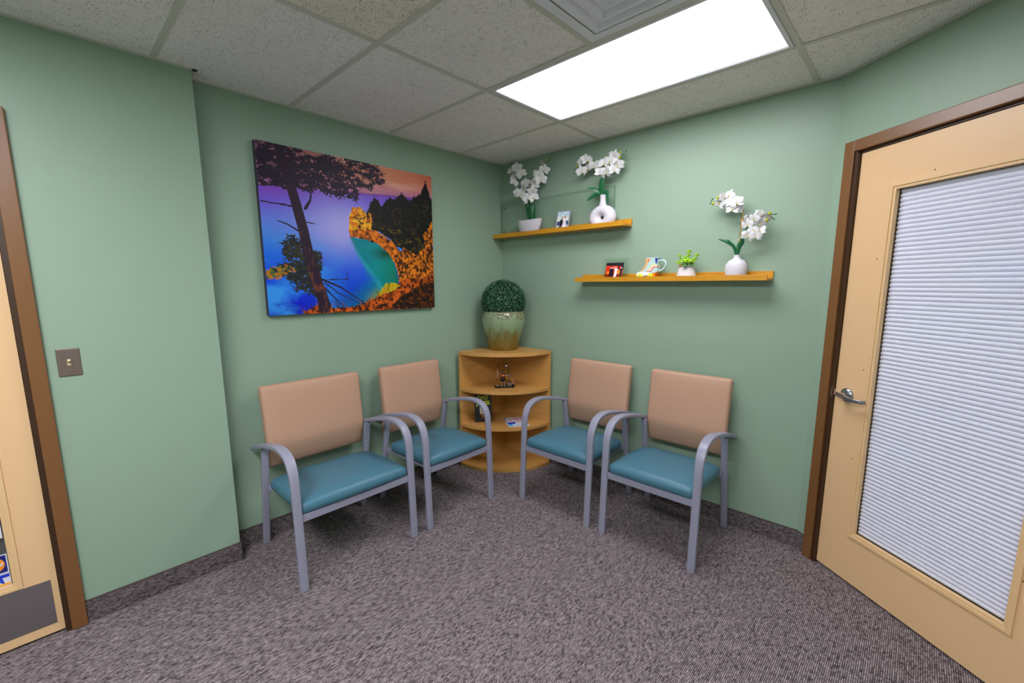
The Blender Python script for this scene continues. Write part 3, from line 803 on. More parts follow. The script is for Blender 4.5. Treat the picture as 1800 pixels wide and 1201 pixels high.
G().tube(smooth_path([(-0.050, -0.004, 0.135), (-0.052, 0, 0.155), (-0.045, 0.006, 0.175), (-0.036, 0.008, 0.178), (-0.033, 0.006, 0.168), (-0.040, 0, 0.162)], 5), 0.0022, n=6).build('hook', IRON, fg)
G().tube(smooth_path([(-0.060, 0.0, 0.085), (-0.066, -0.004, 0.070), (-0.058, -0.01, 0.060), (-0.045, -0.01, 0.066), (-0.040, -0.008, 0.076)], 4), 0.0013, n=6).build('chain', IRON, fg)
G().tube([(0.036, 0.006, 0.008), (0.036, 0.006, 0.095), (0.020, 0.004, 0.148), (0.016, 0, 0.158)], 0.0018, n=6).build('lamp_stand', IRON, fg)
G().lathe([(0.002, 0.014), (0.010, 0.012), (0.0145, 0.003), (0.015, -0.004), (0.012, -0.006), (0.001, -0.007)], n=18, c=(0.014, -0.004, 0.163)).build('lamp_shade', mat('polished_gunmetal', (0.35, 0.30, 0.36), 0.15, metal=1.0), fg)
G().box(0.020, 0.052, -0.012, 0.014, 0.008, 0.034).build('crate', mat('galvanised_box', (0.30, 0.24, 0.22), 0.4, metal=0.9), fg, bevel=0.002)
G().lathe([(0.009, 0), (0.011, 0.010), (0.007, 0.020)], n=10, c=(0.038, -0.002, 0.078)).build('tool_head', mat('dull_steel', (0.30, 0.22, 0.18), 0.4, metal=0.9), fg)
G().tube([(0.052, -0.004, 0.066), (0.064, -0.010, 0.026)], [0.0016, 0.0045], n=8).build('broom', TANM, fg)
G().ball((0.062, -0.012, 0.016), 0.0095, n=8, m=6).build('coal', IRON, fg)
G().ball((-0.050, -0.012, 0.014), 0.0085, s=(1.4, 1, 0.8), n=8, m=6).build('scrap', SIL, fg)

# ------------------------------------------------------------------ picture ledges
LEDGE = wood('honey_oak', (0.50, 0.215, 0.008), (0.66, 0.315, 0.016), (2.2, 40, 60), rough=0.38)
LEDGE_DK = LEDGE
def ledge(label, x0, x1, zb):
    t = thing('picture_ledge', label, 'shelf', (x0, 0, zb), 0, 'picture ledges on the right wall')
    L_ = x1 - x0
    G().box(0, L_, -0.012, -0.0005, 0, 0.051).build('back_rail', LEDGE, t, bevel=0.001)
    G().box(0, L_, -0.103, -0.012, 0, 0.012).build('board', LEDGE, t, bevel=0.001)
    G().box(0, L_ - 0.004, -0.113, -0.103, 0, 0.030).build('front_lip', LEDGE, t, bevel=0.001)
    return t
ledge('upper honey oak picture ledge, nearer the room corner', 0.004, 1.1815, 1.8165)
ledge('lower honey oak picture ledge, nearer the door', 0.8155, 2.0175, 1.4600)
ZU, ZL = 1.8165 + 0.0125, 1.4600 + 0.0125

gp = thing('glass_sheet', 'thin clear glass sheet standing upright at the back of the upper picture ledge', 'glass sheet', (0.010, -0.0120, ZU))
G().box(0, 1.045, -0.0055, -0.0005, 0, 0.268).build('pane', thin_glass('edge_glass', (0.985, 0.995, 0.99)), gp)
EDG = mat('glass_edge_green', (0.10, 0.20, 0.14), 0.2)
for a_, b_ in ((0, 0.0012), (1.0438, 1.045)): G().box(a_, b_, -0.0058, -0.0002, 0, 0.268).build('polished_edge', EDG, gp)
G().box(0.0012, 1.0438, -0.0058, -0.0002, 0.2680, 0.2684).build('polished_edge', EDG, gp)
for z in (0.045, 0.235):
    G().lathe([(0.0001, 0), (0.006, 0.0003), (0.0055, 0.002)], n=12).build('bolt', IRON, gp, loc=(0.035, -0.006, z)).rotation_euler = (PI / 2, 0, 0)

# ------------------------------------------------------------------ orchids
PETAL = mat('orchid_petal', (0.72, 0.72, 0.73), rough=0.55, spec=0.3)
LIPM = mat('orchid_lip', (0.80, 0.62, 0.25), rough=0.5)
STEM = mat('orchid_stem', (0.045, 0.13, 0.045), rough=0.5); LEAF = mat('orchid_leaf', (0.010, 0.115, 0.040), rough=0.35, spec=0.5)
BUD = mat('orchid_bud', (0.42, 0.42, 0.03), rough=0.5); BUD_G = mat('orchid_bud_green', (0.05, 0.16, 0.06), rough=0.5); CANE = mat('cane_stake', (0.62, 0.30, 0.06), rough=0.5)
def petal_mesh(g, ang, L_, W_, lift, cup=0.2):
    rows = 5; rings = []
    ca, sa = math.cos(ang), math.sin(ang)
    prev = None
    for i in range(rows + 1):
        t = i / rows
        w_ = W_ * (math.sin(PI * (0.10 + 0.84 * t)) ** 0.75) * (0.55 + 0.9 * t if t < .5 else 1.0)
        r = 0.004 + L_ * t
        zc = lift * math.sin(PI * t * 0.8) - 0.12 * L_ * t * t
        row = []
        for q in (-1, -0.5, 0, 0.5, 1):
            zz = zc + cup * w_ * q * q * 0.5
            x, y = r - abs(q) ** 2 * L_ * 0.06, q * w_
            row.append(g.bm.verts.new((x * ca - y * sa, zz * -1, x * sa + y * ca)))
        if prev:
            for j in range(4):
                f = g.bm.faces.new((prev[j], prev[j + 1], row[j + 1], row[j])); f.smooth = True
        prev = row
def flower_meshes(seed):
    rr = random.Random(seed); S = 0.039
    g = G()
    for a in (90, 210, 330): petal_mesh(g, math.radians(a + rr.uniform(-6, 6)), S * rr.uniform(.95, 1.08), S * 0.30, 0.002 + rr.uniform(0, 0.004), 0.2)
    for a in (20, 160): petal_mesh(g, math.radians(a + rr.uniform(-6, 6)), S * rr.uniform(1.0, 1.12), S * 0.56, 0.005 + rr.uniform(0, 0.004), -0.15)
    me = bpy.data.meshes.new('flower'); g.bm.to_mesh(me); g.bm.free(); me.materials.append(PETAL)
    g = G(); g.ball((0, -0.006, -0.003), 0.0052, s=(0.8, 1.2, 1.0), n=8, m=5); g.ball((0, -0.008, -0.010), 0.004, s=(1.4, 1, .8), n=8, m=4)
    bmesh.ops.recalc_face_normals(g.bm, faces=g.bm.faces)
    ml = bpy.data.meshes.new('lip'); g.bm.to_mesh(ml); g.bm.free(); ml.materials.append(LIPM)
    return me, ml
FM = [flower_meshes(s) for s in range(5)]
def add_flowers(parent, pts, seed, size=1.0, yaw0=0.35, spread=0.9):
    rr = random.Random(seed); base_ = Vector(parent.location)
    for k, p in enumerate(pts):
        me, ml = FM[(k + seed) % 5]
        o = obj('flower', me, parent); o.location = Vector(p) - base_
        o.rotation_euler = (rr.uniform(-0.25, 0.65), rr.uniform(-0.5, 0.5), yaw0 + rr.uniform(-spread, spread))
        s = size * rr.uniform(0.88, 1.1); o.scale = (s, s, s)
        obj('lip', ml, o)
def stem(parent, pts, r=0.0022, m=None, name='stem'):
    base_ = Vector(parent.location)
    return G().tube([Vector(p) - base_ for p in smooth_path(pts, 6)], r, n=7).build(name, m or STEM, parent)
def leaf(parent, pts, wmax, m=None, roll=0.0, name='leaf'):
    """long strap leaf following pts, folded along its midrib"""
    base_ = Vector(parent.location); P = smooth_path(pts, 5); n = len(P); g = G(); prev = None
    for i, p in enumerate(P):
        t = (P[min(i + 1, n - 1)] - P[max(i - 1, 0)]).normalized()
        s = t.cross(Vector((0.25, -1, 0.15))).normalized()
        s = (Matrix.Rotation(roll, 3, t) @ s); nn = t.cross(s).normalized()
        u = i / (n - 1); w_ = wmax * max(0.04, math.sin(PI * (0.08 + 0.90 * u)) ** 0.7)
        row = [g.bm.verts.new(p - base_ + s * (w_ * q) + nn * (0.35 * w_ * abs(q))) for q in (-1, -0.5, 0, 0.5, 1)]
        if prev:
            for j in range(4):
                f = g.bm.faces.new((prev[j], prev[j + 1], row[j + 1], row[j])); f.smooth = True
        prev = row
    return g.build(name, m or LEAF, parent, norm=False)
def buds(parent, pts, tiny=()):
    base_ = Vector(parent.location)
    for p in pts: G().ball(Vector(p) - base_, 0.0082, s=(1, 1, 1.2), n=9, m=6).build('bud', BUD, parent)
    for p in tiny: G().ball(Vector(p) - base_, 0.0048, n=7, m=5).build('bud', BUD_G, parent)
CERW = mat('white_matt_ceramic', (0.66, 0.63, 0.70), rough=0.38, spec=0.4)

# white bowl with two arching sprays
bo = thing('potted_orchid', 'white orchid with two leaning sprays in a white boat-shaped bowl, upper ledge left end', 'potted plant', (0.350, -0.0605, ZU))
g = G(); rs = []
for z, rx, ry, dz in ((0, 0.072, 0.028, 0), (0.004, 0.076, 0.031, 0), (0.03, 0.096, 0.037, 0), (0.07, 0.112, 0.040, 0.0), (0.104, 0.121, 0.041, 0.003), (0.106, 0.117, 0.039, 0.003), (0.085, 0.105, 0.037, 0.0)):
    rs.append([(rx * math.cos(2 * PI * j / 40), ry * math.sin(2 * PI * j / 40), z + dz * math.cos(4 * PI * j / 40)) for j in range(40)])
g.rings(rs); g.build('bowl', CERW, bo)
FA = [(0.178, -.07, 2.315), (0.245, -.085, 2.333), (0.205, -.06, 2.277), (0.294, -.09, 2.276), (0.225, -.10, 2.224), (0.265, -.08, 2.30)]
FB = [(0.488, -.07, 2.317), (0.515, -.09, 2.272), (0.471, -.10, 2.24), (0.48, -.085, 2.205), (0.412, -.08, 2.196), (0.436, -.10, 2.162), (0.440, -.07, 2.255)]
FC = [(0.313, -.07, 2.211), (0.332, -.10, 2.153), (0.262, -.09, 2.143), (0.408, -.10, 2.135), (0.300, -.11, 2.123), (0.380, -.11, 2.084), (0.425, -.10, 2.084)]
add_flowers(bo, FA, 1, 0.98); add_flowers(bo, FB, 2, 1.0); add_flowers(bo, FC, 3, 1.02)
stem(bo, [(0.37, -.055, 1.90), (0.36, -.06, 2.05), (0.30, -.06, 2.20), (0.22, -.06, 2.30), (0.17, -.065, 2.35)])
stem(bo, [(0.38, -.055, 1.90), (0.40, -.06, 2.05), (0.44, -.06, 2.20), (0.50, -.06, 2.31), (0.54, -.07, 2.35)])
buds(bo, [(0.150, -.07, 2.345), (0.522, -.07, 2.345)], [(0.168, -.07, 2.372), (0.182, -.07, 2.358), (0.160, -.07, 2.385), (0.555, -.07, 2.352), (0.562, -.07, 2.372), (0.545, -.07, 2.335)])
for (dx, tipx, tz) in ((-0.030, 0.312, 2.07), (-0.015, 0.335, 2.03), (0.010, 0.36, 2.05), (0.025, 0.385, 2.06), (0.045, 0.40, 2.04), (0.0, 0.35, 2.10)):
    leaf(bo, [(0.362 + dx * .5, -.055, 1.90), (0.358 + dx * .9, -.055 - abs(dx) * .3, 1.98), (tipx, -.07, tz)], 0.017, roll=dx * 20)
stem(bo, [(0.408, -.05, 1.90), (0.410, -.05, 2.07)], 0.0025, mat('green_stake', (0.10, 0.25, 0.12), 0.5), 'stake')

# round-bodied white vase with a hole (torus body) and its orchid
vs_ = thing('donut_vase', 'white ring-shaped vase with a hole in its body, on the upper ledge right end', 'vase', (0.995, -0.060, ZU))
g = G(); cz = 0.058; nj, ni = 40, 20
rings = []
for j in range(nj):
    a = 2 * PI * j / nj
    ring = []
    for i in range(ni):
        b = 2 * PI * i / ni
        x, z = (0.056 + 0.043 * math.cos(b)) * math.cos(a), (0.047 + 0.035 * math.cos(b)) * math.sin(a)
        y = 0.037 * math.sin(b)
        z = cz + z
        if z < 0.0: z = 0.0
        ring.append((x, y, z))
    rings.append(ring)
g.rings(rings, closed=True)
g.build('body', CERW, vs_)
g = G(); g.rings([[(rx * math.cos(2 * PI * q / 28), ry * math.sin(2 * PI * q / 28), z) for q in range(28)] for rx, ry, z in ((0.045, 0.022, 0.112), (0.034, 0.024, 0.128), (0.026, 0.022, 0.143), (0.0215, 0.0205, 0.158), (0.0195, 0.0195, 0.175), (0.0195, 0.0195, 0.190), (0.0208, 0.0208, 0.203), (0.0172, 0.0172, 0.205), (0.015, 0.015, 0.185))])
g.build('neck', CERW, vs_)
oc = thing('orchid_stem', 'artificial white orchid with arching sprays standing in the ring-shaped vase', 'flowers', (0.995, -0.060, ZU + 0.20))
F1 = [(0.827, -.07, 2.276), (0.880, -.09, 2.270), (0.837, -.09, 2.206), (0.874, -.07, 2.218), (0.934, -.08, 2.224)]
F2 = [(1.074, -.07, 2.265), (1.013, -.09, 2.223), (1.061, -.10, 2.226), (1.103, -.08, 2.201), (1.091, -.09, 2.168), (1.036, -.10, 2.166), (0.993, -.10, 2.164)]
add_flowers(oc, F1, 4, 1.0); add_flowers(oc, F2, 6, 1.0)
stem(oc, [(0.995, -.06, 2.03), (1.000, -.06, 2.12), (1.000, -.06, 2.20), (0.975, -.06, 2.24), (0.930, -.06, 2.245), (0.87, -.06, 2.24), (0.80, -.07, 2.225)])
stem(oc, [(0.998, -.06, 2.04), (1.010, -.06, 2.14), (1.05, -.06, 2.20), (1.10, -.06, 2.25), (1.15, -.07, 2.262)])
stem(oc, [(0.997, -.062, 2.03), (1.004, -.062, 2.29)], 0.0024, CANE, 'stake')
buds(oc, [(0.793, -.08, 2.251), (1.118, -.08, 2.242), (1.116, -.07, 2.276)], [(1.150, -.08, 2.256), (1.163, -.08, 2.272), (1.160, -.07, 2.245), (0.780, -.08, 2.225), (0.775, -.08, 2.205)])
leaf(oc, [(0.992, -.07, 2.03), (0.994, -.085, 2.09), (1.004, -.09, 2.145)], 0.021)
leaf(oc, [(0.988, -.07, 2.03), (0.955, -.08, 2.075), (0.898, -.10, 2.083)], 0.014, roll=0.5)
leaf(oc, [(0.985, -.07, 2.035), (0.965, -.075, 2.06), (0.945, -.08, 2.085)], 0.011)
leaf(oc, [(0.985, -.075, 2.035), (0.940, -.09, 2.035), (0.900, -.11, 2.000)], 0.016, roll=-0.6)
leaf(oc, [(1.002, -.065, 2.035), (1.030, -.075, 2.040), (1.038, -.08, 1.965)], 0.016, roll=0.4)

# vase with orchid on the lower ledge
rv = thing('bottle_vase', 'round white vase with a short narrow neck, on the lower ledge right end', 'vase', (1.845, -0.058, ZL))
def lathe_xy(name, prof, m, parent, ky=0.75, n=40):
    g = G(); g.rings([[(r * math.cos(2 * PI * j / n), ky * r * math.sin(2 * PI * j / n), z) for j in range(n)] for r, z in prof]); return g.build(name, m, parent)
lathe_xy('body', [(0.0005, 0), (0.044, 0), (0.050, 0.004), (0.055, 0.025), (0.0565, 0.055), (0.053, 0.078), (0.040, 0.096), (0.022, 0.105), (0.0155, 0.112), (0.0145, 0.122), (0.0155, 0.128), (0.0120, 0.128), (0.0100, 0.110), (0.001, 0.10)], CERW, rv)
oc2 = thing('orchid_stem', 'artificial white orchid with yellow buds standing in the round vase on the lower ledge', 'flowers', (1.845, -0.058, ZL + 0.112))
F3 = [(1.742, -.07, 1.888), (1.764, -.09, 1.913), (1.770, -.06, 1.880), (1.792, -.08, 1.920), (1.811, -.09, 1.885), (1.836, -.10, 1.872), (1.814, -.09, 1.842), (1.834, -.08, 1.845)]
F4 = [(1.893, -.08, 1.785), (1.895, -.09, 1.755), (1.928, -.10, 1.781), (1.949, -.08, 1.803), (1.958, -.09, 1.757), (1.925, -.09, 1.723), (1.957, -.08, 1.716), (1.904, -.10, 1.695), (1.937, -.09, 1.692), (1.973, -.08, 1.784)]
add_flowers(oc2, F3, 8, 0.80); add_flowers(oc2, F4, 11, 0.80)
stem(oc2, [(1.845, -.058, 1.59), (1.852, -.06, 1.70), (1.856, -.06, 1.80), (1.848, -.065, 1.822), (1.832, -.07, 1.826), (1.815, -.07, 1.85), (1.78, -.07, 1.885), (1.72, -.08, 1.90)])
stem(oc2, [(1.848, -.058, 1.59), (1.862, -.06, 1.68), (1.885, -.07, 1.735), (1.93, -.07, 1.775), (1.98, -.08, 1.795), (2.02, -.08, 1.795)])
stem(oc2, [(1.862, -.06, 1.69), (1.885, -.07, 1.702), (1.91, -.08, 1.703)], 0.0015)
stem(oc2, [(1.846, -.060, 1.59), (1.862, -.060, 1.845)], 0.0023, CANE, 'stake')
g = G(); g.ball((1.8575 - 1.845, 0, 1.783 - ZL - 0.112), 0.0065, n=8, m=6); g.box(0.004, 0.024, -0.004, 0.002, 1.780 - ZL - 0.112, 1.786 - ZL - 0.112); g.build('tie', CANE, oc2)
g = G(); g.ball((1.851 - 1.845, -0.003, 1.678 - ZL - 0.112), 0.0055, n=8, m=6); g.build('tie', mat('straw_tie', (0.6, 0.5, 0.15), 0.6), oc2)
buds(oc2, [(1.713, -.09, 1.885), (1.735, -.09, 1.912), (1.996, -.09, 1.802), (1.984, -.09, 1.768)], [(2.008, -.09, 1.780), (2.023, -.09, 1.795), (2.016, -.09, 1.772), (1.702, -.09, 1.900), (1.708, -.09, 1.91), (1.698, -.09, 1.888)])
leaf(oc2, [(1.842, -.062, 1.59), (1.83, -.07, 1.645), (1.79, -.08, 1.675), (1.752, -.09, 1.690)], 0.0085)
leaf(oc2, [(1.843, -.062, 1.59), (1.832, -.07, 1.640), (1.812, -.08, 1.668), (1.797, -.085, 1.686)], 0.0065)
leaf(oc2, [(1.848, -.062, 1.59), (1.855, -.07, 1.640), (1.872, -.08, 1.668), (1.874, -.09, 1.705)], 0.0125)
leaf(oc2, [(1.846, -.064, 1.59), (1.850, -.07, 1.62), (1.851, -.07, 1.665)], 0.009)

# ------------------------------------------------------------------ small pictures made of a fine coloured grid
def painted(name, W_, H_, nu, nv, fn, parent, y=0.0, rough=0.3, rim=0.0, spec=0.5, coat=0.0):
    """flat print in local xz, facing -y; fn(U, V) gives linear colour arrays, V down"""
    us = (np.arange(nu) + 0.5) / nu; vs__ = (np.arange(nv) + 0.5) / nv
    Ug, Vg = np.meshgrid(us, vs__)
    C = np.clip(fn(Ug, Vg), 0, 1)
    xs_ = (np.arange(nu + 1) / nu - 0.5) * W_; zs = (1 - np.arange(nv + 1) / nv) * H_
    X, Z = np.meshgrid(xs_, zs)
    co = np.stack([X, np.full_like(X, y), Z], -1).reshape(-1, 3)
    idx = np.arange((nu + 1) * (nv + 1)).reshape(nv + 1, nu + 1)
    f = np.stack([idx[1:, :-1], idx[1:, 1:], idx[:-1, 1:], idx[:-1, :-1]], -1).reshape(-1, 4)
    me = bpy.data.meshes.new(name)
    me.vertices.add(len(co)); me.vertices.foreach_set('co', co.ravel())
    me.loops.add(f.size); me.loops.foreach_set('vertex_index', f.ravel().astype(np.int32))
    me.polygons.add(len(f)); me.polygons.foreach_set('loop_start', (np.arange(len(f)) * 4).astype(np.int32))
    me.update(calc_edges=True)
    at = me.color_attributes.new('print', 'FLOAT_COLOR', 'CORNER')
    cc = np.concatenate([C.reshape(-1, 3), np.ones((nu * nv, 1))], 1)
    at.data.foreach_set('color', np.repeat(cc, 4, axis=0).astype(np.float32).ravel())
    m = bpy.data.materials.new(name + '_ink'); m.use_nodes = True; nt = m.node_tree; b = nt.nodes['Principled BSDF']
    a = nt.nodes.new('ShaderNodeAttribute'); a.attribute_name = 'print'
    nt.links.new(a.outputs['Color'], b.inputs['Base Color']); b.inputs['Roughness'].default_value = rough
    b.inputs['Specular IOR Level'].default_value = spec; b.inputs['Coat Weight'].default_value = coat
    me.materials.append(m)
    return obj(name, me, parent)
def L3(r, g_, b): return np.array(s2l((r, g_, b)))
def mixc(a, b, t): return a + (b - a) * t[..., None]
def inpoly(U, V, poly):
    r = np.zeros(U.shape, bool); n = len(poly)
    for i in range(n):
        x0, y0 = poly[i]; x1, y1 = poly[(i + 1) % n]
        if y0 == y1: continue
        c = ((V >= min(y0, y1)) & (V < max(y0, y1))) & (U < (x1 - x0) * (V - y0) / (y1 - y0) + x0)
        r ^= c
    return r
def ell(U, V, cx, cy, rx, ry): return ((U - cx) / rx) ** 2 + ((V - cy) / ry) ** 2 < 1
def vnoise(U, V, f, seed, oct_=4, ay=1.0):
    out = np.zeros(U.shape); amp = 1; tot = 0
    rs_ = np.random.RandomState(seed)
    for o_ in range(oct_):
        Gd = rs_.rand(64, 64); x = U * f; y = V * f * ay
        xi = np.floor(x).astype(int); yi = np.floor(y).astype(int); fx = x - xi; fy = y - yi
        fx = fx * fx * (3 - 2 * fx); fy = fy * fy * (3 - 2 * fy)
        g00 = Gd[yi % 64, xi % 64]; g10 = Gd[yi % 64, (xi + 1) % 64]; g01 = Gd[(yi + 1) % 64, xi % 64]; g11 = Gd[(yi + 1) % 64, (xi + 1) % 64]
        out += amp * ((g00 * (1 - fx) + g10 * fx) * (1 - fy) + (g01 * (1 - fx) + g11 * fx) * fy); tot += amp
        amp *= 0.55; f *= 2.07
    return out / tot
def stroke(U, V, pts, w0, w1, asp=1.25):
    """mask of a tapering polyline; asp = picture width / height"""
    m_ = np.zeros(U.shape, bool); n = len(pts) - 1
    for i in range(n):
        ax, ay = pts[i][0] * asp, pts[i][1]; bx_, by = pts[i + 1][0] * asp, pts[i + 1][1]
        dx, dy = bx_ - ax, by - ay; L2_ = dx * dx + dy * dy + 1e-12
        t = np.clip(((U * asp - ax) * dx + (V - ay) * dy) / L2_, 0, 1)
        d = np.hypot(U * asp - ax - t * dx, V - ay - t * dy)
        wd = w0 + (w1 - w0) * (i + t) / n
        m_ |= d < wd
    return m_

def wedding(U, V):
    C = mixc(L3(150, 195, 225), L3(225, 225, 215), np.clip(V * 2.2, 0, 1)); n = vnoise(U, V, 8, 5)
    C = mixc(C, L3(240, 240, 240) + 0 * C, np.clip((n - 0.45) * 3, 0, 1) * (V < .5))
    low = V > 0.55 + 0.06 * (n - .5); C[low] = mixc(L3(80, 110, 150) + 0 * C, L3(40, 50, 80), n)[low]
    r = (V > 0.78); C[r] = L3(190, 190, 210)
    C[inpoly(U, V, [(.50, .42), (.62, .40), (.74, .44), (.80, .70), (.86, 1.0), (.46, 1.0), (.54, .7)])] = L3(238, 228, 240)
    C[inpoly(U, V, [(.28, .47), (.40, .43), (.50, .47), (.50, .68), (.46, 1.0), (.38, 1.0), (.37, .78), (.33, 1.0), (.24, 1.0), (.27, .72)])] = L3(20, 30, 40)
    C[ell(U, V, .44, .36, .06, .065)] = L3(200, 130, 120); C[ell(U, V, .66, .34, .06, .065)] = L3(215, 140, 130)
    C[ell(U, V, .44, .31, .055, .03)] = L3(60, 30, 30); C[ell(U, V, .67, .28, .06, .035)] = L3(110, 60, 50)
    C[ell(U, V, .56, .62, .05, .05)] = L3(190, 150, 120)
    return C
def party(U, V):
    n = vnoise(U, V, 10, 9); C = mixc(L3(150, 20, 10) + np.zeros(U.shape + (3,)), L3(235, 60, 10), n)
    C[V < .22] = L3(18, 22, 34); C[(U > .70) & (V < .5)] = L3(26, 30, 30)
    C[inpoly(U, V, [(.08, .62), (.34, .60), (.34, .74), (.08, .80)])] = L3(255, 130, 20)
    C[(V > .80)] = mixc(L3(60, 10, 5) + 0 * C, L3(150, 40, 10), n)[V > .80]
    C[inpoly(U, V, [(.66, .52), (1, .55), (1, .75), (.66, .66)])] = L3(250, 130, 20)
    C[inpoly(U, V, [(.72, .68), (1, .85), (1, .9), (.68, .73)])] = L3(255, 170, 60)
    C[ell(U, V, .93, .66, .05, .14)] = L3(110, 20, 120)
    for x in (.30, .42, .90): C[inpoly(U, V, [(x - .05, .42), (x + .05, .42), (x + .07, .95), (x - .06, .95)])] = L3(30, 15, 35)
    C[inpoly(U, V, [(.52, .42), (.68, .42), (.74, .48), (.66, .55), (.68, .75), (.66, 1), (.52, 1), (.55, .7)])] = L3(245, 225, 240)
    for x, y in ((.30, .36), (.42, .38), (.52, .34), (.60, .33), (.90, .36)): C[ell(U, V, x, y, .035, .055)] = L3(240, 180, 160)
    C[ell(U, V, .82, .35, .04, .13)] = L3(220, 20, 20)
    return C
pf = thing('photo_frame', 'small upright wedding photo in a jewelled silver frame, on the upper ledge', 'photo frame', (0.680, -0.094, ZU + 0.002), 0.0, rot=(math.radians(-14), 0, math.radians(4)))
fw, fh = 0.112, 0.142
G().box(-fw / 2, fw / 2, 0, 0.006, 0, fh).build('backing', SIL, pf, bevel=0.001)
q = painted('photo', fw - 0.016, fh - 0.016, 40, 50, wedding, pf, y=-0.0004); q.location = (0, 0, 0.008)
g = G(); rr = random.Random(5)
def bead_line(x0, z0, x1, z1, n):
    for k in range(n):
        t = (k + .5) / n
        g.ball((x0 + (x1 - x0) * t, -0.001, z0 + (z1 - z0) * t), rr.uniform(0.0032, 0.0046), n=6, m=4)
bead_line(-fw / 2 + .004, .004, fw / 2 - .004, .004, 15); bead_line(-fw / 2 + .004, fh - .004, fw / 2 - .004, fh - .004, 15)
bead_line(-fw / 2 + .004, .004, -fw / 2 + .004, fh - .004, 19); bead_line(fw / 2 - .004, .004, fw / 2 - .004, fh - .004, 19)
o = g.build('jewelled_border', mat('rhinestone', (0.75, 0.72, 0.78), 0.12, metal=0.7), pf); o['kind'] = 'stuff'
G().box(-0.02, 0.02, 0.006, 0.008, 0.0, 0.08).build('stand', IRON, pf)

pg = thing('glass_photo_frame', 'glass photo frame with a red party picture, on the lower ledge left end', 'photo frame', (1.105, -0.092, ZL + 0.0015), 0.0, rot=(math.radians(-17), 0, math.radians(3)))
G().box(-0.092, 0.092, 0, 0.004, 0, 0.150).build('glass_plate', thin_glass('frame_glass', (0.95, 0.98, 0.96)), pg, bevel=0.0008)
G().box(-0.074, 0.074, -0.004, -0.0005, 0.008, 0.136).build('glass_mount', thin_glass('mount_glass', (0.95, 0.98, 0.96)), pg, bevel=0.0008)
q = painted('photo', 0.126, 0.098, 50, 38, party, pg, y=-0.0046); q.location = (0, 0, 0.016)
G().box(-0.063, 0.063, -0.0045, -0.0041, 0.016, 0.114).build('photo_back', DARK, pg)

# ------------------------------------------------------------------ roller skate mug
sk = thing('roller_skate_mug', 'ceramic mug shaped like a pastel roller skate with yellow wheels, on the lower ledge', 'mug', (1.262, -0.068, ZL))
U_S = 0.000272
def sp(px, py): return ((px - 110) * U_S, (665 - py) * U_S)
MINT = mat('mint_glaze', (0.50, 0.72, 0.72), 0.2, coat=0.4); PEACH = mat('peach_glaze', (0.85, 0.42, 0.18), 0.25); SNOW = mat('white_glaze', (0.78, 0.80, 0.84), 0.2)
NVY = mat('navy_glaze', (0.008, 0.03, 0.30), 0.2); YEL = mat('yellow_glaze', (0.85, 0.75, 0.01), 0.25); ORG = mat('orange_glaze', (0.85, 0.22, 0.01), 0.25); CORAL = mat('coral_glaze', (0.80, 0.16, 0.05), 0.25); PALEY = mat('pale_yellow_glaze', (0.80, 0.72, 0.25), 0.3); PALEP = mat('pale_pink_glaze', (0.85, 0.70, 0.66), 0.3)
def skp(poly, name, m, hw_, bevel=0.002, y0=None):
    g = G(); pl = [sp(*p) for p in poly]
    if y0 is None: g.prism(pl, -hw_, hw_, fn=lambda a, b, c: (a, c, b))
    else: g.prism(pl, y0, hw_, fn=lambda a, b, c: (a, c, b))
    return g.build(name, m, sk, bevel=bevel)
skp([(150, 580), (150, 530), (168, 500), (225, 482), (280, 450), (325, 405), (360, 340), (372, 280), (368, 186), (655, 190), (645, 300), (650, 500), (605, 522), (480, 575), (300, 590)], 'boot', MINT, 0.026, 0.006)
skp([(390, 176), (640, 180), (655, 192), (368, 188)], 'rim', SNOW, 0.0262, 0.001)
skp([(364, 196), (500, 200), (470, 250), (420, 300), (395, 370), (340, 440), (280, 480), (200, 492), (232, 478), (285, 446), (322, 402), (358, 338), (370, 280)], 'tongue', PEACH, 0.0268, 0.001)
skp([(148, 535), (170, 498), (290, 486), (390, 490), (480, 520), (480, 575), (300, 592), (148, 582)], 'toe_cap', SNOW, 0.0268, 0.002)
skp([(370, 470), (480, 400), (540, 330), (600, 345), (648, 352), (648, 380), (580, 385), (530, 470), (500, 490)], 'stripe', PALEP, 0.0270, 0.0005)
skp([(420, 410), (480, 390), (520, 325), (570, 318), (646, 345), (646, 358), (590, 348), (545, 345), (490, 415), (420, 425)], 'stripe', PALEY, 0.0273, 0.0005)
skp([(390, 470), (500, 476), (540, 400), (580, 380), (648, 384), (648, 396), (590, 398), (550, 418), (515, 490), (390, 484)], 'stripe', CORAL, 0.0274, 0.0005)
skp([(585, 200), (658, 194), (640, 250), (632, 315), (612, 315), (600, 240)], 'heel_tab', NVY, 0.0275, 0.0005)
skp([(470, 520), (610, 518), (600, 600), (470, 585)], 'heel_block', ORG, 0.0255, 0.002)
skp([(190, 590), (560, 590), (560, 625), (190, 625)], 'truck', PALEP, 0.014, 0.002)
for px in (238, 490):
    for y in (-0.026, 0.012):
        cx_, cz_ = sp(px, 618)
        wl = G().lathe([(0.006, 0), (0.0160, 0.001), (0.0185, 0.004), (0.0185, 0.010), (0.0165, 0.013), (0.006, 0.014)], n=24).build('wheel', YEL, sk, loc=(cx_, y + 0.014 - 0.004, 0.0187)); wl.rotation_euler = (PI / 2, 0, 0)
        G().lathe([(0.0005, -0.001), (0.006, -0.001), (0.006, 0.0155), (0.0005, 0.0160)], n=14).build('hub', mat('wheel_hub', (0.30, 0.45, 0.25), 0.4), wl)
G().ball((sp(145, 620)[0], 0, 0.0125), 0.0115, n=14, m=10).build('toe_stop', NVY, sk)
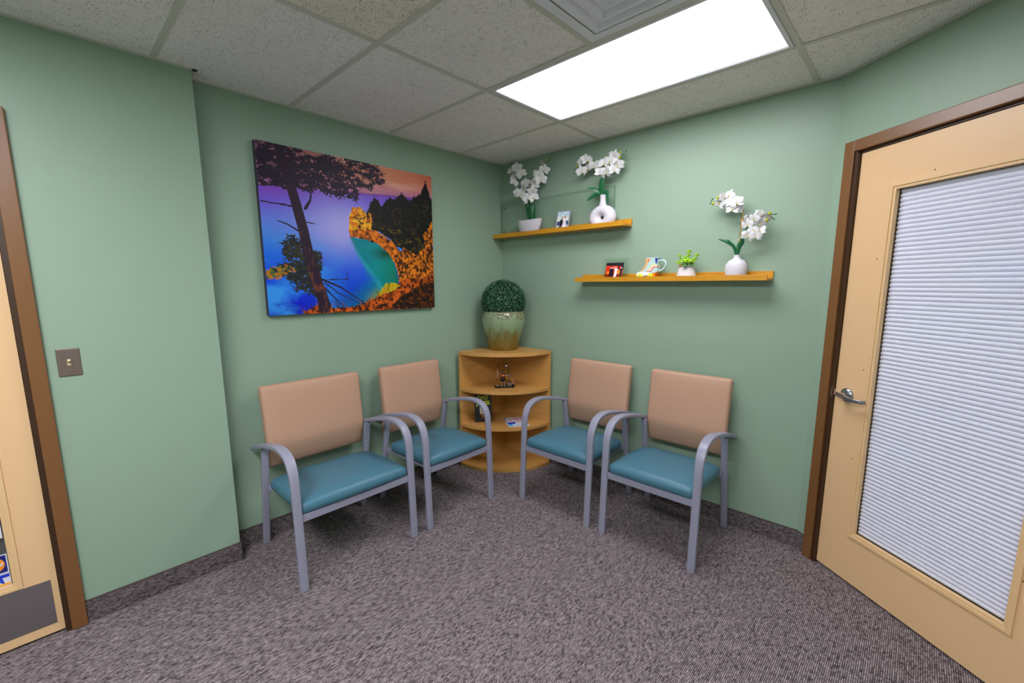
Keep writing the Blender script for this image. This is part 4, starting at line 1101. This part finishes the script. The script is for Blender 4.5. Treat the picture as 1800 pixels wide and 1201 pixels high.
hp = [sp(*p) for p in [(640, 262), (690, 240), (745, 245), (795, 285), (806, 340), (780, 400), (720, 455), (650, 482)]]
G().tube(smooth_path([(a, 0, b) for a, b in hp], 5), 0.0055, n=10).build('handle', MINT, sk)
g = G()
for k in range(4):
    a = sp(372 + 4 * k - 28 * max(0, k - 1), 300 + 45 * k)
    g.tube([(a[0] - 0.002, -0.027, a[1]), (a[0] - 0.006, -0.01, a[1] + 0.002), (a[0] - 0.006, 0.01, a[1] + 0.002)], 0.0015, n=6)
g.build('laces', mat('teal_lace', (0.10, 0.30, 0.32), 0.5), sk)
for px, py in ((435, 222), (430, 262)):
    a = sp(px, py); G().ball((a[0], -0.0268, a[1]), 0.0025, n=8, m=5).build('eyelet', IRON, sk)

# ------------------------------------------------------------------ succulents in a white pot
sc_ = thing('potted_succulents', 'small white tapered pot of lime green succulents, on the lower ledge', 'potted plant', (1.5735, -0.0585, ZL))
lathe_xy('pot', [(0.0005, 0), (0.050, 0), (0.056, 0.004), (0.0575, 0.016), (0.054, 0.032), (0.046, 0.056), (0.037, 0.072), (0.034, 0.074), (0.032, 0.068), (0.001, 0.066)], mat('white_pot_blush', (0.70, 0.64, 0.66), 0.35), sc_)
SUCC = mat('succulent_lime', (0.34, 0.60, 0.02), 0.4); SUCM = mat('succulent_mint', (0.20, 0.50, 0.18), 0.4); SUCO = mat('succulent_rust', (0.55, 0.22, 0.06), 0.5)
def rosette(c, R, n_layers, m, seed):
    rr = random.Random(seed); g = G()
    for L_ in range(n_layers):
        n = 8 - L_; el = math.radians(12 + 62 * L_ / max(1, n_layers - 1)); rad = R * (1 - 0.18 * L_)
        for k in range(n):
            a = 2 * PI * (k + 0.5 * (L_ % 2)) / n + rr.uniform(-.1, .1)
            d = Vector((math.cos(a) * math.cos(el), math.sin(a) * math.cos(el), math.sin(el)))
            P = [Vector(c) + d * rad * t for t in (0.05, 0.35, 0.7, 0.92, 1.0)]
            s = Vector((-math.sin(a), math.cos(a), 0))
            g.tube(P, [R * v for v in (0.10, 0.20, 0.26, 0.15, 0.02)], flat=R * 0.14, side=s)
    return g.build('rosette', m, sc_)
rosette((0.014, -0.020, 0.092), 0.046, 4, SUCC, 1)
rosette((0.004, -0.040, 0.074), 0.020, 2, SUCM, 2)
rosette((0.040, -0.014, 0.078), 0.020, 2, SUCM, 4)
rosette((-0.030, -0.014, 0.074), 0.016, 2, SUCO, 3)
def sprig(pts, n, seed, r=0.0085):
    rr = random.Random(seed); P = smooth_path(pts, 8); g = G(); g.tube(P, 0.0016, n=6)
    for k in range(n):
        p = P[int((len(P) - 1) * (0.25 + 0.75 * k / (n - 1)))]
        a = k * 2.4
        for s in (0, PI):
            g.ball(p + Vector((math.cos(a + s), math.sin(a + s), 0.3)) * r * 0.8, r * rr.uniform(.6, .85), s=(1, 1, 0.75), n=7, m=4)
    return g.build('sprig', SUCC, sc_)
sprig([(-0.012, 0, 0.068), (-0.022, -.004, 0.10), (-0.045, -.006, 0.140)], 8, 1)
sprig([(-0.015, 0, 0.068), (-0.034, -.008, 0.085), (-0.050, -.012, 0.100)], 5, 2)
sprig([(0.004, 0.004, 0.068), (0.006, 0.004, 0.12), (0.010, 0.0, 0.164)], 9, 3)
sprig([(0.0, 0.004, 0.068), (-0.004, 0.004, 0.10), (-0.012, 0.0, 0.128)], 6, 4)
sprig([(0.020, 0.0, 0.068), (0.042, -.004, 0.105), (0.062, -.006, 0.142)], 9, 5)

# ------------------------------------------------------------------ canvas picture on the left wall
A_ = {
    'horizon': [(0.007,0.244),(0.26,0.207),(0.56,0.162),(0.86,0.175),(0.998,0.171)],
    'cove': [(0.434,0.5),(0.528,0.506),(0.621,0.542),(0.686,0.604),(0.718,0.689),(0.733,0.777),(0.691,0.852),(0.622,0.901),(0.555,0.948),(0.41,0.965),(0.296,0.96),(0.376,0.848),(0.518,0.778),(0.562,0.73),(0.512,0.661),(0.444,0.595),(0.388,0.543)],
    'castle': [(0.437,0.466),(0.443,0.37),(0.457,0.313),(0.475,0.299),(0.489,0.31),(0.507,0.29),(0.524,0.314),(0.546,0.328),(0.548,0.38),(0.57,0.331),(0.58,0.341),(0.576,0.446),(0.545,0.463),(0.489,0.46)],
    'shore': [(0.438,0.46),(0.53,0.441),(0.603,0.443),(0.7,0.506),(0.75,0.57),(0.827,0.59),(0.849,0.685),(0.835,0.776),(0.755,0.84),(0.744,0.815),(0.732,0.726),(0.707,0.652),(0.675,0.593),(0.611,0.537),(0.528,0.506),(0.438,0.496)],
    'forest': [(0.546,0.437),(0.546,0.334),(0.572,0.273),(0.583,0.249),(0.601,0.225),(0.625,0.231),(0.64,0.275),(0.657,0.261),(0.674,0.223),(0.708,0.206),(0.73,0.214),(0.759,0.179),(0.783,0.163),(0.806,0.178),(0.829,0.21),(0.872,0.173),(0.915,0.147),(0.928,0.107),(0.954,0.059),(0.973,0.099),(0.985,0.16),(1.003,0.183),(1.004,0.507),(0.977,0.748),(0.849,0.685),(0.815,0.585),(0.745,0.552),(0.689,0.495),(0.613,0.448)],
    'autumn': [(0.719,0.627),(0.78,0.543),(0.864,0.594),(0.94,0.538),(0.929,0.436),(1.006,0.324),(1.003,0.774),(0.81,0.815),(0.744,0.827)],
    'grass': [(0.153,1.006),(0.188,0.971),(0.251,0.941),(0.333,0.973),(0.45,0.967),(0.534,0.935),(0.622,0.882),(0.68,0.827),(0.738,0.808),(0.811,0.77),(0.911,0.775),(1.003,0.734),(1.001,1.001)],
    'glow': [(0.589,0.9),(0.646,0.814),(0.703,0.802),(0.744,0.827),(0.679,0.871)],
    'dark': [(0.675,0.997),(0.735,0.916),(0.834,0.854),(0.936,0.815),(1.004,0.774),(1.001,1.001)],
    'canopy': [(0.001,0.002),(0.065,-0.004),(0.156,0.001),(0.212,-0.002),(0.17,0.031),(0.185,0.052),(0.235,0.03),(0.302,0.024),(0.33,-0.003),(0.392,0.002),(0.458,-0.003),(0.545,-0.007),(0.617,0.005),(0.647,0.032),(0.678,0.094),(0.644,0.135),(0.603,0.109),(0.575,0.176),(0.53,0.157),(0.489,0.175),(0.518,0.248),(0.458,0.247),(0.401,0.223),(0.386,0.264),(0.328,0.247),(0.285,0.212),(0.241,0.241),(0.199,0.243),(0.176,0.222),(0.119,0.253),(0.059,0.225),(0.003,0.25)],
    'trunk': [(0.123,0.106),(0.146,0.218),(0.17,0.344),(0.194,0.485),(0.212,0.631),(0.234,0.737),(0.256,0.847),(0.279,0.959)],
    'leafL': [(0.153,0.509),(0.176,0.549),(0.197,0.631),(0.258,0.606),(0.273,0.671),(0.25,0.781),(0.227,0.89),(0.178,0.846),(0.136,0.845),(0.114,0.782),(0.091,0.761),(0.005,0.772),(0.007,0.742),(0.095,0.694),(0.127,0.698),(0.091,0.617),(0.086,0.566)],
    'b1': [(0.005,0.335),(0.076,0.338),(0.162,0.345)],
    'b2': [(0.074,0.437),(0.116,0.452),(0.182,0.496)],
    'b3': [(0.211,0.348),(0.239,0.293),(0.245,0.24)],
    'b4': [(0.144,0.248),(0.097,0.232),(0.014,0.243)],
    't1': [(0.268,0.78),(0.376,0.837),(0.512,0.952)],
    't2': [(0.266,0.814),(0.336,0.905),(0.381,0.964)],
    't3': [(0.276,0.786),(0.417,0.779),(0.409,0.733)],
    't4': [(0.285,0.802),(0.356,0.871),(0.412,0.907),(0.502,0.958)],
    'b5': [(0.215,0.431),(0.257,0.436)],
    'c1': [(0.127,0.095),(0.206,0.107),(0.309,0.063),(0.445,0.075),(0.625,0.071)],
    'c2': [(0.139,0.17),(0.22,0.164),(0.349,0.159),(0.489,0.186)],
    'c3': [(0.123,0.106),(0.067,0.09),(0.006,0.132)],
    'c4': [(0.113,0.079),(0.103,-0.014)],
}
def landscape(U, V):
    n1 = vnoise(U, V, 6, 1, 5); n2 = vnoise(U, V, 26, 2, 4); n3 = vnoise(U, V, 70, 3, 3)
    hz = 0.245 - 0.075 * U
    sky = mixc(L3(120, 80, 105) + np.zeros(U.shape + (3,)), L3(205, 130, 100), np.clip(U * 1.6, 0, 1))
    t = np.clip(V / hz, 0, 1)
    sky = mixc(sky, L3(165, 105, 165), np.clip(t * 1.5 - 0.75, 0, 1))
    cl = np.clip((vnoise(U, V, 5, 8, 4, 3.5) - 0.45) * 3.5, 0, 1) * (U > .35)
    sky = mixc(sky, L3(225, 165, 150), cl * 0.7)
    red = np.clip((U - .7) * 3, 0, 1) * np.clip(1 - V * 5, 0, 1); sky = mixc(sky, L3(190, 90, 70), red)
    d = np.clip((V - hz) / (1 - hz), 0, 1)
    stops = [(0.0, (125, 70, 195)), (0.10, (110, 90, 215)), (0.25, (95, 125, 225)), (0.40, (60, 130, 225)), (0.52, (20, 105, 225)), (0.72, (8, 70, 225)), (0.88, (5, 35, 205)), (1.0, (8, 20, 170))]
    sea = np.zeros(U.shape + (3,))
    xs_ = [s[0] for s in stops]; arr = np.array([s2l(s[1]) for s in stops])
    for c in range(3): sea[..., c] = np.interp(d + 0.10 * (n1 - .5), xs_, arr[:, c])
    mist = np.exp(-(((U - .40) / .20) ** 2 + ((V - .44) / .17) ** 2)); sea = mixc(sea, L3(178, 170, 240), np.clip(mist * 0.9, 0, 1))
    cl2 = np.clip((vnoise(U, V, 5, 12, 5, 1.6) - 0.47) * 4, 0, 1) * np.clip((V - .42) * 6, 0, 1) * np.clip((.42 - U) * 6, 0, 1); sea = mixc(sea, L3(60, 165, 245), cl2 * 0.75)
    tl = np.clip((U - .15) * 2.2, 0, 1) * np.clip((V - .70) * 3.5, 0, 1); sea = mixc(sea, L3(10, 95, 160), tl * .7)
    C = np.where((V < hz)[..., None], sky, sea)
    C = mixc(C, L3(110, 50, 150), np.exp(-((V - hz) / 0.006) ** 2) * (U > .3) * .8)
    w_ = 0.012 * (n2 - .5)
    cv = inpoly(U + w_, V + w_, [(0.40, 0.5), (0.434, 0.5), (0.528, 0.506), (0.621, 0.542), (0.686, 0.604), (0.718, 0.689), (0.735, 0.777), (0.735, 0.87), (0.62, 0.95), (0.2, 1.0), (0.2, .8), (.40, .75)])
    al = np.clip((U - np.interp(V, [.5, .6, .7, .78, .85, .95], [.43, .46, .505, .51, .42, .26])) / np.interp(V, [.5, .7, .8, .95], [.02, .03, .12, .3]) + .08 * (n2 - .5), 0, 1)
    e_ = np.clip((U - .40) * 2.4, 0, 1)
    cov = mixc(L3(0, 105, 150) + 0 * C, L3(0, 150, 140), np.clip(e_ * 1.3 + (n1 - .5), 0, 1))
    rim_ = np.clip(((U - .60) / .15), 0, 1) * np.clip((V - .4) * 3, 0, 1); cov = mixc(cov, L3(10, 95, 50), rim_ * .8)
    cov = mixc(cov, L3(15, 70, 40), np.clip(1 - np.hypot((U - .66) / .12, (V - .60) / .06), 0, 1))
    cov = mixc(cov, L3(120, 150, 20), np.clip(1 - np.hypot((U - .62) / .12, (V - .92) / .10), 0, 1))
    cov = mixc(cov, L3(40, 175, 185), np.clip(1 - np.abs((U - .42) - (V - .52) * 0.62) / .03, 0, 1) * .6)
    C[cv] = (sea + (cov - sea) * al[..., None])[cv]
    j = 0.016 * (n3 - .5) + 0.012 * (n2 - .5)
    k_ = inpoly(U + j, V - j, A_['forest']); fc = mixc(L3(14, 16, 14) + 0 * C, L3(58, 46, 26), np.clip((n3 - .5) * 3, 0, 1)); 
    fc = mixc(fc, L3(110, 90, 20), np.clip((vnoise(U, V, 40, 21, 3) - .62) * 6, 0, 1) * (V > .42)); C[k_] = fc[k_]
    # spiky crowns
    for x, y, h in ((.60, .225, .05), (.66, .26, .05), (.70, .205, .04), (.735, .21, .05), (.78, .165, .05), (.83, .20, .05), (.87, .17, .04), (.905, .15, .05), (.955, .05, .12), (.99, .17, .04)):
        for q in range(6):
            yy = y + h * q / 5; ww = 0.004 + 0.017 * (q / 5) * (1 + .6 * (q % 2))
            C[(np.abs(U - x) < ww * (0.7 + .8 * n3)) & (np.abs(V - yy) < h / 9)] = L3(16, 14, 18)
        C[(np.abs(U - x) < .003) & (V > y - .01) & (V < y + h + .04)] = L3(16, 14, 18)
    for (nm, c0, c1, sd) in (('castle', (225, 120, 15), (250, 190, 40), 31), ('shore', (150, 70, 15), (240, 130, 20), 32), ('autumn', (70, 34, 10), (235, 130, 20), 33), ('grass', (60, 24, 10), (215, 95, 20), 34)):
        k_ = inpoly(U + j, V + j, A_[nm]); a = vnoise(U, V, 80, sd, 4, 0.7)
        cc = mixc(L3(*c0) + 0 * C, L3(*c1), np.clip((a - .38) * 4, 0, 1)); cc = mixc(cc, L3(20, 12, 10), np.clip((vnoise(U, V, 62, sd + 9, 3) - .57) * 6, 0, 1)); C[k_] = cc[k_]
    k_ = inpoly(U + j, V + j, A_['glow']); C[k_] = mixc(L3(150, 150, 15) + 0 * C, L3(230, 190, 20), n2)[k_]
    k_ = inpoly(U + j, V + j, A_['dark']); C[k_] = mixc(L3(30, 16, 10) + 0 * C, L3(120, 60, 14), np.clip((n3 - .5) * 4, 0, 1))[k_]
    # grass blades, twigs
    rs_ = np.random.RandomState(4)
    for q in range(70):
        x = rs_.uniform(.16, 1.0); yb = np.interp(x, [.15, .3, .5, .68, .8, 1], [.99, .96, .95, .84, .78, .75]) + rs_.uniform(0, .03)
        C[stroke(U, V, [(x, yb), (x + rs_.uniform(-.02, .02), yb - rs_.uniform(.02, .06))], .0022, .001)] = L3(*((200, 95, 25), (120, 60, 20), (60, 30, 20))[q % 3])
    DK = L3(40, 26, 46)
    bark = mixc(L3(44, 28, 46) + 0 * C, L3(110, 60, 40), np.clip((vnoise(U, V, 60, 41, 3, .3) - .55) * 5, 0, 1) * np.clip(V * 1.6 - .4, 0, 1))
    for nm, w0, w1 in (('b1', .003, .006), ('b2', .003, .006), ('b3', .010, .004), ('b4', .008, .003), ('t1', .007, .003), ('t2', .005, .002), ('t3', .003, .002), ('t4', .004, .002), ('b5', .004, .002), ('c1', .020, .004), ('c2', .016, .004), ('c3', .016, .004), ('c4', .026, .020)):
        C[stroke(U, V, A_[nm], w0, w1)] = DK
    def sprays(poly, n, seed, cols, ln):
        rs_ = np.random.RandomState(seed); us = np.array(poly)
        lo, hi_ = us.min(0), us.max(0); cnt = 0
        while cnt < n:
            p = rs_.uniform(lo, hi_)
            if not inpoly(np.array([p[0]]), np.array([p[1]]), poly)[0]: continue
            cnt += 1; a = rs_.uniform(0, 2 * PI)
            x0, x1 = max(0, int((p[0] - .04) * NU)), int((p[0] + .04) * NU); y0, y1 = max(0, int((p[1] - .04) * NV)), int((p[1] + .04) * NV)
            sl = (slice(y0, y1), slice(x0, x1))
            if U[sl].size == 0: continue
            for q in range(4):
                c = (p[0] + rs_.uniform(-.015, .015), p[1] + rs_.uniform(-.013, .013))
                C[sl][stroke(U[sl], V[sl], [c, (c[0] + ln * math.cos(a + q), c[1] + ln * math.sin(a + q))], .0045, .0015)] = L3(*cols[rs_.randint(len(cols))])
    cn = inpoly(U + 2.2 * j, V + 2.2 * j, A_['canopy']) & (vnoise(U, V, 24, 51, 4, 1.4) > 0.45 + 0.13 * U)
    C[cn] = DK
    sprays(A_['canopy'], 400, 61, ((40, 26, 46), (46, 34, 52), (34, 24, 40)), .018)
    k_ = inpoly(U + 2 * j, V + 2 * j, A_['leafL']) & (vnoise(U, V, 26, 52, 4) > 0.50) & (U > .08); C[k_] = L3(30, 38, 48)
    sprays(A_['leafL'], 330, 62, ((30, 40, 50), (40, 50, 40), (70, 60, 30), (28, 30, 46)), .016)
    sprays([(0.0, .74), (.08, .70), (.13, .72), (.06, .77), (0, .78)], 22, 63, ((150, 120, 30), (90, 110, 40), (200, 110, 40)), .014)
    P = A_['trunk']
    k_ = stroke(U, V, P, .028, .036) | stroke(U, V, P[4:], .030, .040); C[k_] = bark[k_]
    return C
NU, NV = 340, 272
cw, chh = 1.130, 0.912
cv_ = thing('canvas_picture', 'large unframed canvas photograph of a lakeshore with a dark tree, on the left wall', 'picture', (0, -1.318, 1.281), PI / 2)
g = G().box(-cw / 2, cw / 2, -0.0345, -0.001, 0, chh)
g.build('stretcher', mat('canvas_edge', (0.03, 0.025, 0.05), 0.6), cv_, bevel=0.002)
painted('print', cw - 0.002, chh - 0.002, NU, NV, landscape, cv_, y=-0.0352, rough=0.5, spec=0.22).location = (0, 0, 0.001)
